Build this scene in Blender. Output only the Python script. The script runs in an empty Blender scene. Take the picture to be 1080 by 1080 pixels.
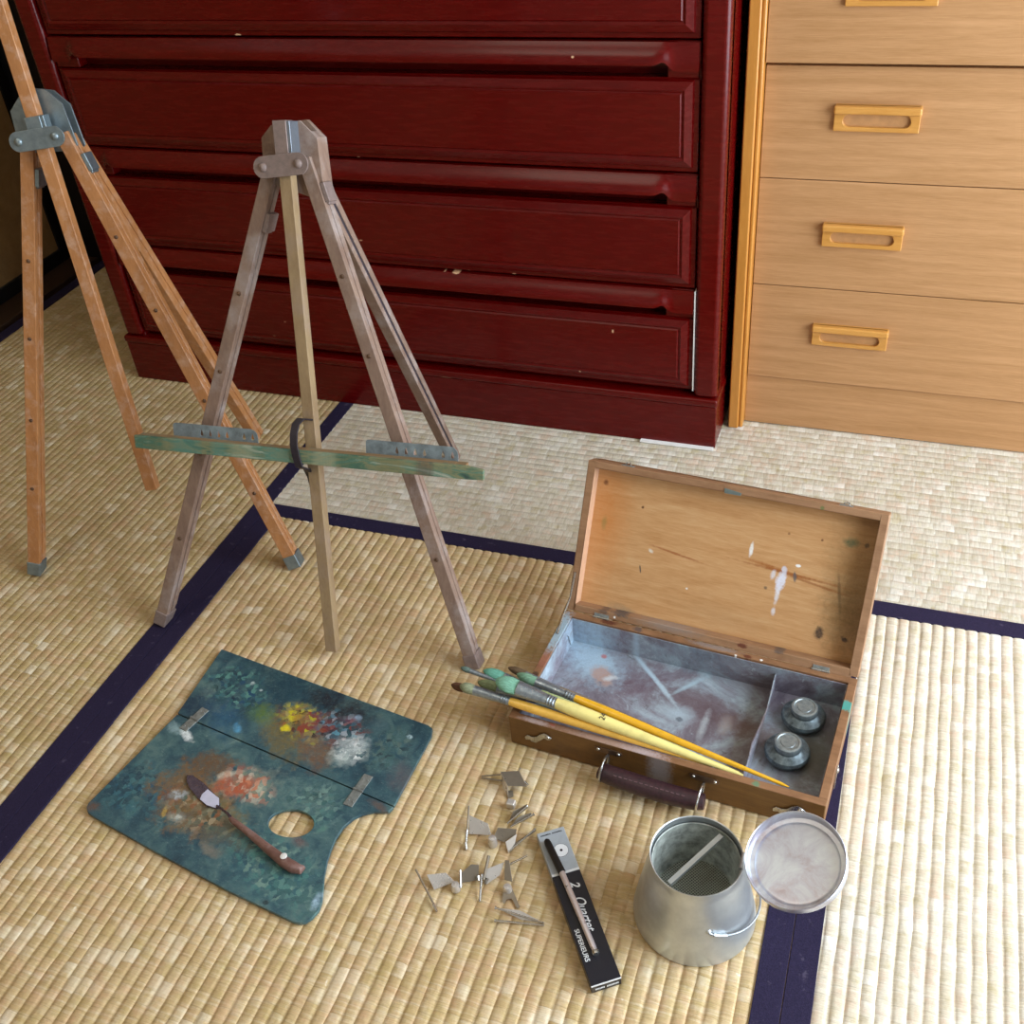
import bpy, bmesh, math, random
from mathutils import Vector, Matrix
from mathutils.geometry import tessellate_polygon
random.seed(7)
SC = bpy.context.scene
COL = SC.collection
V = Vector
def srgb(r, g, b):
    f = lambda c: (c/255/12.92) if c/255 <= .04045 else ((c/255+.055)/1.055)**2.4
    return (f(r), f(g), f(b), 1)

# ------------------------------------------------------------------ nodes
class NT:
    def __init__(s, name):
        s.m = bpy.data.materials.new(name); s.m.use_nodes = True
        s.t = s.m.node_tree; s.b = s.t.nodes['Principled BSDF']
        s.co = s.n('ShaderNodeTexCoord').outputs['Object']
    def n(s, k, **kw):
        x = s.t.nodes.new(k)
        for a, v in kw.items(): setattr(x, a, v)
        return x
    def link(s, a, b): s.t.links.new(a, b)
    def put(s, node, key, v):
        i = node.inputs[key]
        if isinstance(v, bpy.types.NodeSocket): s.link(v, i)
        else: i.default_value = v
    def map(s, loc=(0,0,0), rot=(0,0,0), sc=(1,1,1), typ='POINT', v=None):
        m = s.n('ShaderNodeMapping', vector_type=typ)
        m.inputs['Location'].default_value = loc; m.inputs['Rotation'].default_value = rot; m.inputs['Scale'].default_value = sc
        s.link(v or s.co, m.inputs['Vector']); return m.outputs[0]
    def noise(s, scale, detail=4, rough=.55, v=None, dist=0, col=False):
        x = s.n('ShaderNodeTexNoise'); x.inputs['Scale'].default_value = scale; x.inputs['Detail'].default_value = detail
        x.inputs['Roughness'].default_value = rough; x.inputs['Distortion'].default_value = dist
        s.link(v or s.co, x.inputs['Vector']); return x.outputs['Color' if col else 'Fac']
    def ramp(s, fac, stops):
        x = s.n('ShaderNodeValToRGB'); e = x.color_ramp.elements
        while len(e) < len(stops): e.new(.5)
        for k, (p, c) in enumerate(stops):
            e[k].position = p; e[k].color = c if len(c) == 4 else (*c, 1)
        s.link(fac, x.inputs['Fac']); return x.outputs['Color']
    def rng(s, v, a, b, c=0, d=1):
        x = s.n('ShaderNodeMapRange'); s.link(v, x.inputs['Value'])
        for i, k in zip((1,2,3,4), (a,b,c,d)): x.inputs[i].default_value = k
        return x.outputs[0]
    def math(s, op, a, b=None, c=None):
        x = s.n('ShaderNodeMath', operation=op)
        for i, k in enumerate((a, b, c)):
            if k is None: continue
            if isinstance(k, (int, float)): x.inputs[i].default_value = k
            else: s.link(k, x.inputs[i])
        return x.outputs[0]
    def mix(s, f, a, b, mode='MIX'):
        x = s.n('ShaderNodeMix', data_type='RGBA', blend_type=mode)
        for i, k in ((0, f), (6, a), (7, b)):
            if isinstance(k, bpy.types.NodeSocket): s.link(k, x.inputs[i])
            else: x.inputs[i].default_value = k
        return x.outputs[2]
    def bump(s, h, strength, dist=.001):
        x = s.n('ShaderNodeBump'); x.inputs['Strength'].default_value = strength; x.inputs['Distance'].default_value = dist
        s.link(h, x.inputs['Height']); s.link(x.outputs[0], s.b.inputs['Normal'])
    def done(s, col, rough=.5, metal=0, spec=.5, coat=0, coatr=.1, alpha=None):
        s.put(s.b, 'Base Color', col); s.put(s.b, 'Roughness', rough); s.put(s.b, 'Metallic', metal)
        s.b.inputs['Specular IOR Level'].default_value = spec; s.b.inputs['Coat Weight'].default_value = coat
        s.b.inputs['Coat Roughness'].default_value = coatr
        return s.m
    def blobs(s, col, bl, warp=.35, ws=120, mott=.25):
        # each blob: x, y, rx, ry, rot degrees, colour, strength, softness
        nz = s.noise(ws, 5, .65)
        mt = s.rng(s.noise(ws*3.1, 4, .7), .36, .62, 1-mott, 1)
        for (x, y, rx, ry, rot, c, st, soft) in bl:
            v = s.map((x, y, 0), (0, 0, math.radians(rot)), (rx, ry, 50), 'TEXTURE')
            l = s.n('ShaderNodeVectorMath', operation='LENGTH'); s.link(v, l.inputs[0])
            d = s.math('ADD', l.outputs['Value'], s.math('MULTIPLY', s.math('SUBTRACT', nz, .5), warp*4))
            f = s.math('MULTIPLY', s.rng(d, 1+soft, 1-soft, 0, st), mt)
            col = s.mix(f, col, c)
        return col

def wood(name, c1, c2, axis=0, scale=14, stretch=14, rough=.5, spec=.4, bump=.15, coat=0, blobs=None, dirt=None, fine=1.0, ws=120, warp=.35, rot=(0,0,0)):
    t = NT(name)
    sc = [stretch]*3; sc[axis] = 1
    v = t.map((0,0,0), rot, tuple(sc))
    a = t.noise(scale, 6, .6, v, .6)
    b = t.noise(scale*6*fine, 3, .6, v)
    f = t.math('ADD', t.math('MULTIPLY', a, .65), t.math('MULTIPLY', b, .35))
    col = t.ramp(f, [(.3, c1), (.68, c2)])
    if dirt:
        col = t.mix(t.rng(t.noise(dirt[1], 6, .7), .5, .72, 0, dirt[2]), col, dirt[0])
    if blobs: col = t.blobs(col, blobs, warp, ws)
    t.bump(f, bump, .0006)
    return t.done(col, rough, 0, spec, coat)
def plain(name, c, rough=.5, metal=0, spec=.5, var=.12, vs=60, coat=0, blobs=None, bump=0):
    t = NT(name)
    n = t.noise(vs, 5, .65)
    c2 = tuple(max(0, min(1, x*(1-var*2))) for x in c[:3])+(1,)
    col = t.mix(t.rng(n, .35, .7), c, c2)
    if blobs: col = t.blobs(col, blobs)
    if bump: t.bump(n, bump, .0008)
    r = t.rng(n, .3, .7, max(0, rough-.08), min(1, rough+.1))
    return t.done(col, r, metal, spec, coat)

# ------------------------------------------------------------------ meshes
class MB:
    def __init__(s): s.v = []; s.f = []
    def add(s, vs, fs):
        k = len(s.v); s.v += [V(p) for p in vs]; s.f += [[i+k for i in f] for f in fs]; return s
    def hexa(s, p):   # 8 corners: 4 bottom ccw, 4 top ccw
        return s.add(p, [(3,2,1,0), (4,5,6,7), (0,1,5,4), (1,2,6,5), (2,3,7,6), (3,0,4,7)])
    def box(s, a, b):
        (x0,y0,z0), (x1,y1,z1) = a, b
        x0,x1 = sorted((x0,x1)); y0,y1 = sorted((y0,y1)); z0,z1 = sorted((z0,z1))
        return s.hexa([(x0,y0,z0),(x1,y0,z0),(x1,y1,z0),(x0,y1,z0),(x0,y0,z1),(x1,y0,z1),(x1,y1,z1),(x0,y1,z1)])
    def fbox(s, fr, a0, a1, b0, b1, n0, n1):
        P = fr
        return s.hexa([P(a0,b0,n0),P(a1,b0,n0),P(a1,b1,n0),P(a0,b1,n0),P(a0,b0,n1),P(a1,b0,n1),P(a1,b1,n1),P(a0,b1,n1)])
    def prism(s, out, fr, n0, n1, holes=()):   # outline(s) in 2D extruded in frame fr(a,b,n)
        loops = [list(out)]+[list(h) for h in holes]
        flat = [p for l in loops for p in l]
        tri = tessellate_polygon([[V((p[0],p[1],0)) for p in l] for l in loops])
        N = len(flat); base = len(s.v)
        s.v += [V(fr(p[0],p[1],n0)) for p in flat]+[V(fr(p[0],p[1],n1)) for p in flat]
        for t in tri:
            s.f.append([base+t[0],base+t[1],base+t[2]]); s.f.append([base+N+t[2],base+N+t[1],base+N+t[0]])
        k = 0
        for l in loops:
            m = len(l)
            for i in range(m):
                j = (i+1)%m; s.f.append([base+k+i,base+k+j,base+N+k+j,base+N+k+i])
            k += m
        return s
    def tube(s, pts, r, seg=10, cap=True, flat=1.0, up=None):
        pts = [V(p) for p in pts]; n = len(pts)
        rs = r if isinstance(r, (list, tuple)) else [r]*n
        t0 = (pts[1]-pts[0]).normalized()
        ref = V(up) if up else (V((0,0,1)) if abs(t0.z) < .9 else V((1,0,0)))
        rings = []
        for i, p in enumerate(pts):
            t = (pts[min(i+1,n-1)]-pts[max(i-1,0)]).normalized()
            x = t.cross(ref).normalized(); y = x.cross(t).normalized(); 
            if not up: ref = y
            rings.append([p+(x*math.cos(2*math.pi*k/seg)+y*math.sin(2*math.pi*k/seg)*flat)*rs[i] for k in range(seg)])
        k = len(s.v)
        for rg in rings: s.v += rg
        for i in range(n-1):
            for j in range(seg):
                a = k+i*seg+j; b = k+i*seg+(j+1)%seg; s.f.append([a,b,b+seg,a+seg])
        if cap:
            s.f.append([k+j for j in range(seg)][::-1]); s.f.append([k+(n-1)*seg+j for j in range(seg)])
        return s
    def lathe(s, prof, c, axis=(0,0,1), seg=48):   # profile of (radius, height)
        ax = V(axis).normalized(); x = ax.cross(V((0,1,.01))).normalized(); y = ax.cross(x); c = V(c)
        k = len(s.v)
        for r, h in prof:
            for j in range(seg):
                t = 2*math.pi*j/seg; s.v.append(c+ax*h+(x*math.cos(t)+y*math.sin(t))*max(r, 1e-5))
        for i in range(len(prof)-1):
            for j in range(seg):
                a = k+i*seg+j; b = k+i*seg+(j+1)%seg; s.f.append([a,b,b+seg,a+seg])
        return s
    def strip(s, pts, w, th):   # ribbon along pts with width vectors w[i] and thickness vectors th[i]
        n = len(pts); k = len(s.v)
        for p, a, b in zip(pts, w, th):
            p = V(p); a = V(a); b = V(b); s.v += [p-a-b, p+a-b, p+a+b, p-a+b]
        for i in range(n-1):
            for j in range(4):
                a = k+i*4+j; b = k+i*4+(j+1)%4; s.f.append([a,b,b+4,a+4])
        s.f.append([k+3,k+2,k+1,k]); s.f.append([k+(n-1)*4+j for j in range(4)]); return s
    def clampz(s, z=0.0):
        for p in s.v:
            if p.z < z: p.z = z
        return s
    def build(s, name, mat, parent=None, bevel=0, smooth=35, local=False, inv=None, seg=2):
        me = bpy.data.meshes.new(name)
        M = Matrix.Identity(4) if (local or parent is None) else wm(parent).inverted()
        if inv: M = inv
        me.from_pydata([M @ p for p in s.v], [], s.f); me.update()
        bm = bmesh.new(); bm.from_mesh(me)
        bmesh.ops.remove_doubles(bm, verts=bm.verts, dist=1e-6)
        bmesh.ops.recalc_face_normals(bm, faces=bm.faces); bm.to_mesh(me); bm.free()
        if smooth:
            me.polygons.foreach_set('use_smooth', [True]*len(me.polygons)); me.set_sharp_from_angle(angle=math.radians(smooth))
        o = bpy.data.objects.new(name, me); COL.objects.link(o)
        if parent: o.parent = parent
        me.materials.append(mat)
        if bevel:
            b = o.modifiers.new('bevel', 'BEVEL'); b.width = bevel; b.segments = seg; b.limit_method = 'ANGLE'; b.angle_limit = math.radians(40); b.harden_normals = True
        return o
def wm(o):
    m = o.matrix_basis.copy()
    while o.parent: o = o.parent; m = o.matrix_basis @ m
    return m
def thing(name, label, cat, loc=(0,0,0), rz=0, group=None):
    o = bpy.data.objects.new(name, None); COL.objects.link(o)
    o.location = loc; o.rotation_euler = (0,0,rz); o.empty_display_size = .05
    o.matrix_basis = Matrix.Translation(V(loc)) @ Matrix.Rotation(rz, 4, 'Z')
    return tag(o, label, cat, group)
def tag(o, label, cat, group=None):
    o['label'] = label; o['category'] = cat
    if group: o['group'] = group
    return o
def struct(o, label=None):
    o['kind'] = 'structure'
    if label: o['label'] = label
    return o
XY = lambda a, b, n: (a, b, n)

# ------------------------------------------------------------------ camera
cam = bpy.data.cameras.new('camera'); co = bpy.data.objects.new('camera', cam); COL.objects.link(co)
co.location = (0.91462, -0.93336, 1.03799); co.rotation_euler = (0.905674, 0.082384, 0.336150)
cam.sensor_width = 36; cam.lens = 1128.65/1080*36; cam.clip_start = .02
SC.camera = co

# ------------------------------------------------------------------ tatami floor
W0 = .0284; YB = .1937
def tatami_mat(name, base, base2, pale, along, pale_amt, seed):
    t = NT(name)
    sep = t.n('ShaderNodeSeparateXYZ'); t.link(t.co, sep.inputs[0])
    across = sep.outputs[0 if along == 'y' else 1]; alo = sep.outputs[1 if along == 'y' else 0]
    P = .01422
    ri = t.math('FLOOR', t.math('DIVIDE', t.math('ADD', across, 10*P if 0 else 0), P))
    wn = t.n('ShaderNodeTexWhiteNoise', noise_dimensions='1D'); t.link(t.math('ADD', ri, seed), wn.inputs['W'])
    lo = t.math('ADD', t.math('DIVIDE', alo, .0155), t.math('MULTIPLY', wn.outputs[0], 1.0))
    # the stitches fall in a brick bond, a little uneven
    warp = t.noise(9, 2, .5)
    lo = t.math('ADD', lo, t.math('MULTIPLY', warp, 1.2))
    ci = t.math('FLOOR', lo); cf = t.math('FRACT', lo)
    cmb = t.n('ShaderNodeCombineXYZ'); t.link(ri, cmb.inputs[0]); t.link(ci, cmb.inputs[1]); cmb.inputs[2].default_value = seed
    w2 = t.n('ShaderNodeTexWhiteNoise', noise_dimensions='3D'); t.link(cmb.outputs[0], w2.inputs['Vector'])
    cell = w2.outputs['Value']
    # single rushes run across the rib
    sc = (60, 900, 60) if along == 'y' else (900, 60, 60)
    st = t.noise(1.0, 2, .6, t.map(sc=sc))
    st2 = t.noise(1.0, 2, .5, t.map(sc=tuple(k*.35 for k in sc)))
    big = t.noise(5, 5, .6)
    col = t.mix(t.rng(cell, .0, 1.0, 0, 1), tuple(k*.90 for k in base[:3])+(1,), base2)
    col = t.mix(t.rng(big, .35, .7, 0, .45), col, base2)
    col = t.mix(t.rng(st, .40, .68, 0, .62), col, tuple(k*.70 for k in base[:3])+(1,))
    col = t.mix(t.rng(st2, .5, .75, 0, .45), col, pale)
    hue = t.noise(38, 4, .7)
    col = t.mix(t.rng(hue, .50, .66, 0, .38), col, srgb(206,160,128)); col = t.mix(t.rng(hue, .48, .34, 0, .40), col, srgb(170,150,84))
    kn = t.noise(120, 4, .75)
    col = t.mix(t.rng(kn, .56, .70, 0, .45), col, tuple(k*.62 for k in base[:3])+(1,))
    seam = t.rng(t.math('MULTIPLY', cf, t.math('SUBTRACT', 1.0, cf)), .05, .0, 0, .35)
    col = t.mix(seam, col, tuple(k*.6 for k in base[:3])+(1,))
    # rubbed pale stitches
    pn = t.noise(16, 5, .7); 
    pf = t.math('MULTIPLY', t.rng(pn, .46, .66), t.rng(cell, .45, .95))
    col = t.mix(t.math('MULTIPLY', pf, pale_amt), col, pale)
    sp = t.noise(70, 3, .6)
    col = t.mix(t.rng(sp, .70, .74, 0, .85), col, pale)
    edge = t.math('MULTIPLY', t.math('MULTIPLY', cf, t.math('SUBTRACT', 1.0, cf)), 4.0)
    h = t.math('ADD', t.math('MULTIPLY', t.math('POWER', edge, .35), .9), t.math('ADD', t.math('MULTIPLY', st, .55), t.math('MULTIPLY', cell, .5)))
    t.bump(t.math('ADD', h, kn), .6, .0010)
    return t.done(col, t.rng(cell, 0, 1, .55, .75), 0, .35)
TA = tatami_mat('rush_near', srgb(196,166,118), srgb(208,182,136), srgb(226,214,190), 'y', .75, 3.1)
TL = tatami_mat('rush_left', srgb(184,158,110), srgb(200,176,130), srgb(222,212,188), 'y', .8, 9.4)
TR = tatami_mat('rush_right', srgb(214,200,174), srgb(228,216,194), srgb(238,233,222), 'y', .85, 5.7)  # paler than the near mat: window whitening put into the colour
TF = tatami_mat('rush_far', srgb(196,184,162), srgb(212,204,186), srgb(228,225,216), 'x', .6, 1.3)  # greyer mat of its own age, window whitening also put into the colour
def heri_material():
    t = NT('navy_cloth')
    a = t.noise(900, 2, .5); b = t.noise(60, 4, .6)
    col = t.mix(t.rng(a, .3, .7), srgb(24,18,42), srgb(42,34,64))
    col = t.mix(t.rng(b, .62, .7, 0, .25), col, srgb(120,110,130))
    t.bump(a, .5, .0004)
    return t.done(col, .8, 0, .25)
HM = heri_material()
def mat_piece(x0, x1, y0, y1, along, m, heri, first=False, name='floor'):
    # ribs are real ridges 14 mm apart; the cloth border lies 0.8 mm proud
    P = .01422; prof = [(0, -.0019), (.09, -.0012), (.21, -.0005), (.40, -.0001), (.62, -.0001), (.80, -.0005), (.92, -.0012)]
    a0, a1, l0, l1 = (x0, x1, y0, y1) if along == 'y' else (y0, y1, x0, x1)
    n0 = math.floor(a0/P); n1 = math.ceil(a1/P)
    cols = []
    for i in range(n0, n1):
        for f, h in prof:
            a = (i+f)*P
            if a0 <= a <= a1: cols.append((a, h, i if f else -i*1000))
    cols = [(a0, -.0006, 0)]+cols+[(a1, -.0006, 0)]
    nl = max(2, int((l1-l0)/.03)); vs = []; fs = []
    rnd = random.Random(int(x0*100)+int(y0*77))
    lines = {}
    for j in range(nl+1):
        l = l0+(l1-l0)*j/nl
        for a, h, k in cols:
            r = math.floor((a+1e-6)/P); key = (r, j)
            if key not in lines: lines[key] = rnd.uniform(-.0011, .0011)
            d = lines[key] if h < -.0011 and a not in (a0, a1) else 0
            aa = a+d if h < -.0011 else a
            hh = h+ (rnd.uniform(-.0003, .0000) if h > -.0005 else 0)
            vs.append((aa, l, hh) if along == 'y' else (l, aa, hh))
    C = len(cols)
    for j in range(nl):
        for i in range(C-1):
            q = [j*C+i, j*C+i+1, (j+1)*C+i+1, (j+1)*C+i]; fs.append(q)
    # the thickness of the mat
    k = len(vs); vs += [(x0,y0,-.05),(x1,y0,-.05),(x1,y1,-.05),(x0,y1,-.05)]; fs.append([k+3,k+2,k+1,k])
    mb = MB().add(vs, fs); o = struct(mb.build(name, m, smooth=60))
    for hr in heri:
        (hx0,hx1,hy0,hy1) = hr
        h = MB().box((hx0+.0003, hy0, -.004), (hx1-.0003, hy1, .0007)).build('border_cloth', HM, o, bevel=.0007)
    return o
mat_piece(0, .91, YB-1.82, YB, 'y', TA, [(0,W0,YB-1.82,YB), (.91-W0,.91,YB-1.82,YB)])
mat_piece(-.91, 0, -.79, 1.03, 'y', TL, [(-W0,0,-.79,1.03), (-.91,-.91+W0,-.79,1.03)])
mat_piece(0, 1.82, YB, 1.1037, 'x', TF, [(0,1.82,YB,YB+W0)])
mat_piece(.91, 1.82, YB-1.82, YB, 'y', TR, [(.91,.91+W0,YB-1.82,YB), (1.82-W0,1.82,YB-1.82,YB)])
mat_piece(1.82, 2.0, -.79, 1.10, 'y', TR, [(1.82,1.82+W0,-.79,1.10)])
mat_piece(-.91, 0, -2.5, -.79, 'y', TL, [(-W0,0,-2.5,-.79)])
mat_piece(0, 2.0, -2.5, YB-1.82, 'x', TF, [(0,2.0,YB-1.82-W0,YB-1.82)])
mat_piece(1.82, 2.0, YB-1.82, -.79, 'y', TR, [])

# ------------------------------------------------------------------ room shell
PL = plain('plaster', srgb(214,210,202), .9, var=.04, bump=.2, vs=90)
DARKW = wood('dark_wood', srgb(40,26,18), srgb(62,42,28), 1, rough=.45)
FUS = plain('door_paper', srgb(150,116,72), .75, var=.12, vs=30)
BLK = plain('black_lacquer', srgb(14,12,14), .4, var=.2)
CEIL = wood('ceiling_wood', srgb(196,184,164), srgb(212,200,182), 1, rough=.6)
struct(MB().box((-1.15,1.04,-.05),(2.1,1.12,2.4)).build('wall_back', PL))
struct(MB().box((-1.15,-2.6,-.05),(2.1,-2.5,2.4)).build('wall_front', PL))
struct(MB().box((-1.15,-2.6,2.35),(2.1,1.12,2.45)).build('ceiling', CEIL))
wl = struct(MB().box((-1.16,-2.6,1.8),(-1.0,1.12,2.4)).build('wall_left', PL))
struct(MB().box((-1.2,-2.6,-.06),(2.1,1.12,-.052)).build('floor', PL))
# threshold and sliding doors along the left side
struct(MB().box((-.996,-2.5,-.05),(-.922,1.04,.006)).box((-.922,-2.5,-.05),(-.9105,1.04,-.012)).build('trim_1', DARKW, bevel=.002))
for k, (y0, y1) in enumerate([(-2.5,-1.6),(-1.6,-.7),(-.7,.14),(.14,1.0)]):
    fr = MB().box((-1.03,y0+.002,.0),(-1.0,y0+.03,1.8)).box((-1.03,y1-.03,0),(-1.0,y1-.002,1.8)).box((-1.03,y0+.03,0),(-1.0,y1-.03,.035)).box((-1.03,y0+.03,1.765),(-1.0,y1-.03,1.8))
    d = struct(MB().box((-1.025,y0+.03,.035),(-1.005,y1-.03,1.765)).build('door_%d' % (k+1), FUS))
    fr.build('door_frame', BLK, d, bevel=.003)
struct(MB().box((-1.1,1.0,-.05),(-.90,1.04,2.35)).build('trim_2', BLK))
# right wall with a wide window opening
WX, WY0, WY1, WZ0, WZ1 = 2.00, -.95, .58, .10, 1.80
struct(MB().box((WX,-2.6,-.05),(WX+.1,WY0,2.4)).box((WX,WY1,-.05),(WX+.1,1.12,2.4)).box((WX,WY0,-.05),(WX+.1,WY1,WZ0)).box((WX,WY0,WZ1),(WX+.1,WY1,2.4)).build('wall_right', PL))
wf = MB()
for y in (WY0, (WY0+WY1)/2-.02, WY1-.04): wf.box((WX+.03,y,WZ0),(WX+.07,y+.04,WZ1))
for z in (WZ0, WZ1-.04): wf.box((WX+.031,WY0,z),(WX+.069,WY1,z+.04))
struct(wf.build('window_1', plain('white_metal', srgb(225,225,222), .4), bevel=.003))

# ------------------------------------------------------------------ red lacquered chest
chips = []
for (x, z, rx, rz_, st) in [(0.1402,0.2820,0.0060,0.0028,1.00),(0.1619,0.2837,0.0030,0.0016,1.00),(0.1202,0.2820,0.0030,0.0012,0.90),(0.1831,0.2821,0.0020,0.0010,0.90),(0.2400,0.2851,0.0030,0.0010,0.80),(-0.1721,0.6433,0.0050,0.0018,1.00),(-0.0033,0.4628,0.0030,0.0016,1.00),(0.3586,0.6219,0.0020,0.0015,0.90),(0.1920,0.2426,0.0015,0.0022,0.90),(0.4026,0.2032,0.0015,0.0030,0.90),(0.3440,0.1213,0.0016,0.0020,0.80),(-0.0206,0.3281,0.0030,0.0012,0.60),(-0.2034,0.1604,0.0020,0.0010,0.80),(-0.2348,0.1284,0.0020,0.0010,0.80),(-0.3842,0.2835,0.0060,0.0012,0.90),(0.0991,0.0827,0.0100,0.0006,0.50)]:
    chips.append((x, z, rx, rz_, 0, srgb(222,180,140), st, .15))
def red_material():
    t = NT('red_lacquer')
    n = t.noise(22, 2, .5, t.map(sc=(1,8,8)))
    col = t.mix(t.rng(n, .3, .7), srgb(78,2,2), srgb(88,4,3))
    # chips through the lacquer, in the plane of the front
    sp = t.n('ShaderNodeSeparateXYZ'); t.link(t.co, sp.inputs[0])
    cb = t.n('ShaderNodeCombineXYZ'); t.link(sp.outputs[0], cb.inputs[0]); t.link(sp.outputs[2], cb.inputs[1])
    keep = t.co; t.co = cb.outputs[0]
    col = t.blobs(col, chips, .3, 500)
    t.co = keep
    s2 = t.noise(240, 3, .6)
    col = t.mix(t.rng(s2, .765, .78, 0, .6), col, srgb(190,130,110))
    t.bump(n, .02, .0003)
    return t.done(col, t.rng(n, .3, .7, .25, .29), 0, .26, .08, .12)
RED = red_material()
DRED = plain('dark_red_side', srgb(70,10,10), .4, var=.2)
CX0, CX1, CY, PZ = -.475, .672, .53, .088
chest = thing('chest_of_drawers', 'glossy dark red lacquered chest of drawers behind the easels', 'chest of drawers', ((CX0+CX1)/2, .75, 0))
H = .179; Z0 = .104; YF = CY+.004
b = MB().box((CX0+.003,YF+.006,.09),(CX0+.04,.98,1.20)).box((CX1-.04,YF+.006,.09),(CX1-.003,.98,1.20))
b.box((CX0+.02,.97,.09),(CX1-.02,.985,1.18)).box((CX0,CY-.002,1.18),(CX1,.985,1.205)).box((CX0+.04,YF+.02,.09),(CX1-.04,.97,.100))
b.build('body', RED, chest, bevel=.006, seg=3)
for (a, c_) in ((CX0+.003, CX0+.041), (CX1-.041, CX1-.003)):
    MB().box((a, YF-.004, .095), (c_, YF+.03, 1.18)).build('front_post', RED, chest, bevel=.009, seg=4)
MB().box((CX0-.002,CY,0),(CX1-.002,.98,.080)).build('plinth', RED, chest, bevel=.002)
MB().box((CX0-.004,CY-.003,.080),(CX1,.98,.0945)).build('plinth_molding', RED, chest, bevel=.005, seg=3)
DX0, DX1 = CX0+.044, CX1-.043
def chest_drawer(z0, shut=0.0):
    z1 = z0+H-.0015
    slab = MB().box((DX0,YF+.004,z0+.001),(DX1,YF+.03,z0+.129)).box((DX0,YF+.026,z0+.129),(DX1,YF+.03,z1)).box((DX0,YF+.004,z0+.129),(DX0+.045,YF+.026,z1)).box((DX1-.045,YF+.004,z0+.129),(DX1,YF+.026,z1))
    d = slab.build('drawer', RED, chest, bevel=.002)
    # raised and bevelled panel
    px0, px1, pz0, pz1 = DX0+.007, DX1-.007, z0+.008, z0+.1285
    g = .016; f = YF+.004; p = YF-.004
    m = MB()
    o_ = [(px0,f,pz0),(px1,f,pz0),(px1,f,pz1),(px0,f,pz1)]
    o1 = [(px0+.002,f-.004,pz0+.002),(px1-.002,f-.004,pz0+.002),(px1-.002,f-.004,pz1-.002),(px0+.002,f-.004,pz1-.002)]
    i1 = [(px0+g*.75,p-.0005,pz0+g*.75),(px1-g*.75,p-.0005,pz0+g*.75),(px1-g*.75,p-.0005,pz1-g*.75),(px0+g*.75,p-.0005,pz1-g*.75)]
    i2 = [(px0+g,p+.0012,pz0+g),(px1-g,p+.0012,pz0+g),(px1-g,p+.0012,pz1-g),(px0+g,p+.0012,pz1-g)]
    i3 = [(px0+g+.002,p-.001,pz0+g+.002),(px1-g-.002,p-.001,pz0+g+.002),(px1-g-.002,p-.001,pz1-g-.002),(px0+g+.002,p-.001,pz1-g-.002)]
    rings = [o_, o1, i1, i2, i3]
    k = [r for ring in rings for r in ring]; fs = []
    for r in range(4):
        for j in range(4): fs.append([r*4+j, r*4+(j+1)%4, r*4+4+(j+1)%4, r*4+4+j])
    fs.append([16,17,18,19]); m.add(k, fs); m.build('panel', RED, d, smooth=20)
    # finger rail along the top; its lower lip sweeps up in a scroll near each end
    m = MB(); N = 160; prof_n = 9
    xs = [DX0+(DX1-DX0)*i/N for i in range(N+1)]
    ex = [.001,.01,.02,.03,.034,.038,.042,.046,.05,.055,.06,.066,.072,.08]
    xs = sorted([x for x in xs if DX0+.085 < x < DX1-.085]+[DX0+e for e in ex]+[DX1-e for e in ex])
    vs = []; zt = z1-.0005
    for x in xs:
        e = min(x-DX0, DX1-x)
        s = 0 if e < .03 else (1 if e > .062 else (lambda q: q*q*(3-2*q))((e-.03)/.032))
        out = .004+.010*s
        low = z0+.150-.010*(1-s)+(0.008*math.exp(-((e-.047)/.008)**2))
        for j in range(prof_n):
            u = j/(prof_n-1)
            z = zt+(low-zt)*u
            y = YF+.004-.004-out*(math.sin(u*math.pi*.55)**1.2)
            vs.append((x, y, z))
        vs.append((x, YF+.001-out*.5, low+.001)); vs.append((x, YF+.003, low+.022*s+.001)); vs.append((x, YF+.026*s+.003, zt))
    R = prof_n+3; fs = []
    for i in range(len(xs)-1):
        for j in range(R): fs.append([i*R+j, i*R+(j+1)%R, (i+1)*R+(j+1)%R, (i+1)*R+j])
    fs.append(list(range(R))); fs.append([(len(xs)-1)*R+j for j in range(R)][::-1])
    m.add(vs, fs); m.build('finger_rail', RED, d, smooth=50)
    return d
for i in range(6): chest_drawer(Z0+H*i)
paper = plain('white_card', srgb(232,230,226), .7, var=.03)
MB().box((DX1+.0003,YF-.001,Z0+.002),(DX1+.0022,YF+.05,Z0+H-.002)).build('drawer_side', paper, chest)
tag(MB().box((.545,CY-.008,.0008),(.668,CY+.03,.0030)).build('cardboard_shim', paper), 'thin strip of white card showing under the front edge of the red chest', 'card')

# ------------------------------------------------------------------ light wooden drawer cabinet
CAB = wood('oak_veneer', srgb(158,114,70), srgb(188,142,98), 0, scale=5, stretch=20, rough=.5, spec=.35, bump=.06, fine=1.6, coat=.1)
HND = wood('honey_wood', srgb(184,126,54), srgb(206,150,76), 0, scale=10, stretch=10, rough=.35, spec=.5, bump=.05, coat=.3)
STL = wood('honey_stile', srgb(176,112,40), srgb(198,136,60), 2, scale=8, stretch=12, rough=.35, spec=.5, bump=.05, coat=.3)
KX0, KX1, KY = .703, 1.52, .620
cab = thing('drawer_cabinet', 'pale oak drawer cabinet with recessed wooden pulls at the right', 'cabinet', (1.1,.8,0))
MB().box((KX0,KY+.016,.002),(KX1,1.03,1.15)).build('body', CAB, cab, bevel=.002)
for a, s in ((.6795, 1), (KX1+.0235, -1)):
    sm = MB(); sm.box((a, .597, 0), (a+.017*s, .66, 1.17)).box((a+.017*s, .601, .0), (a+.0235*s, .66, 1.17))
    sm.build('side_stile', STL, cab, bevel=.0028, seg=3)
MB().box((KX0,KY+.004,.0),(KX1,KY+.03,.0915)).build('plinth', CAB, cab, bevel=.001)
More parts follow.
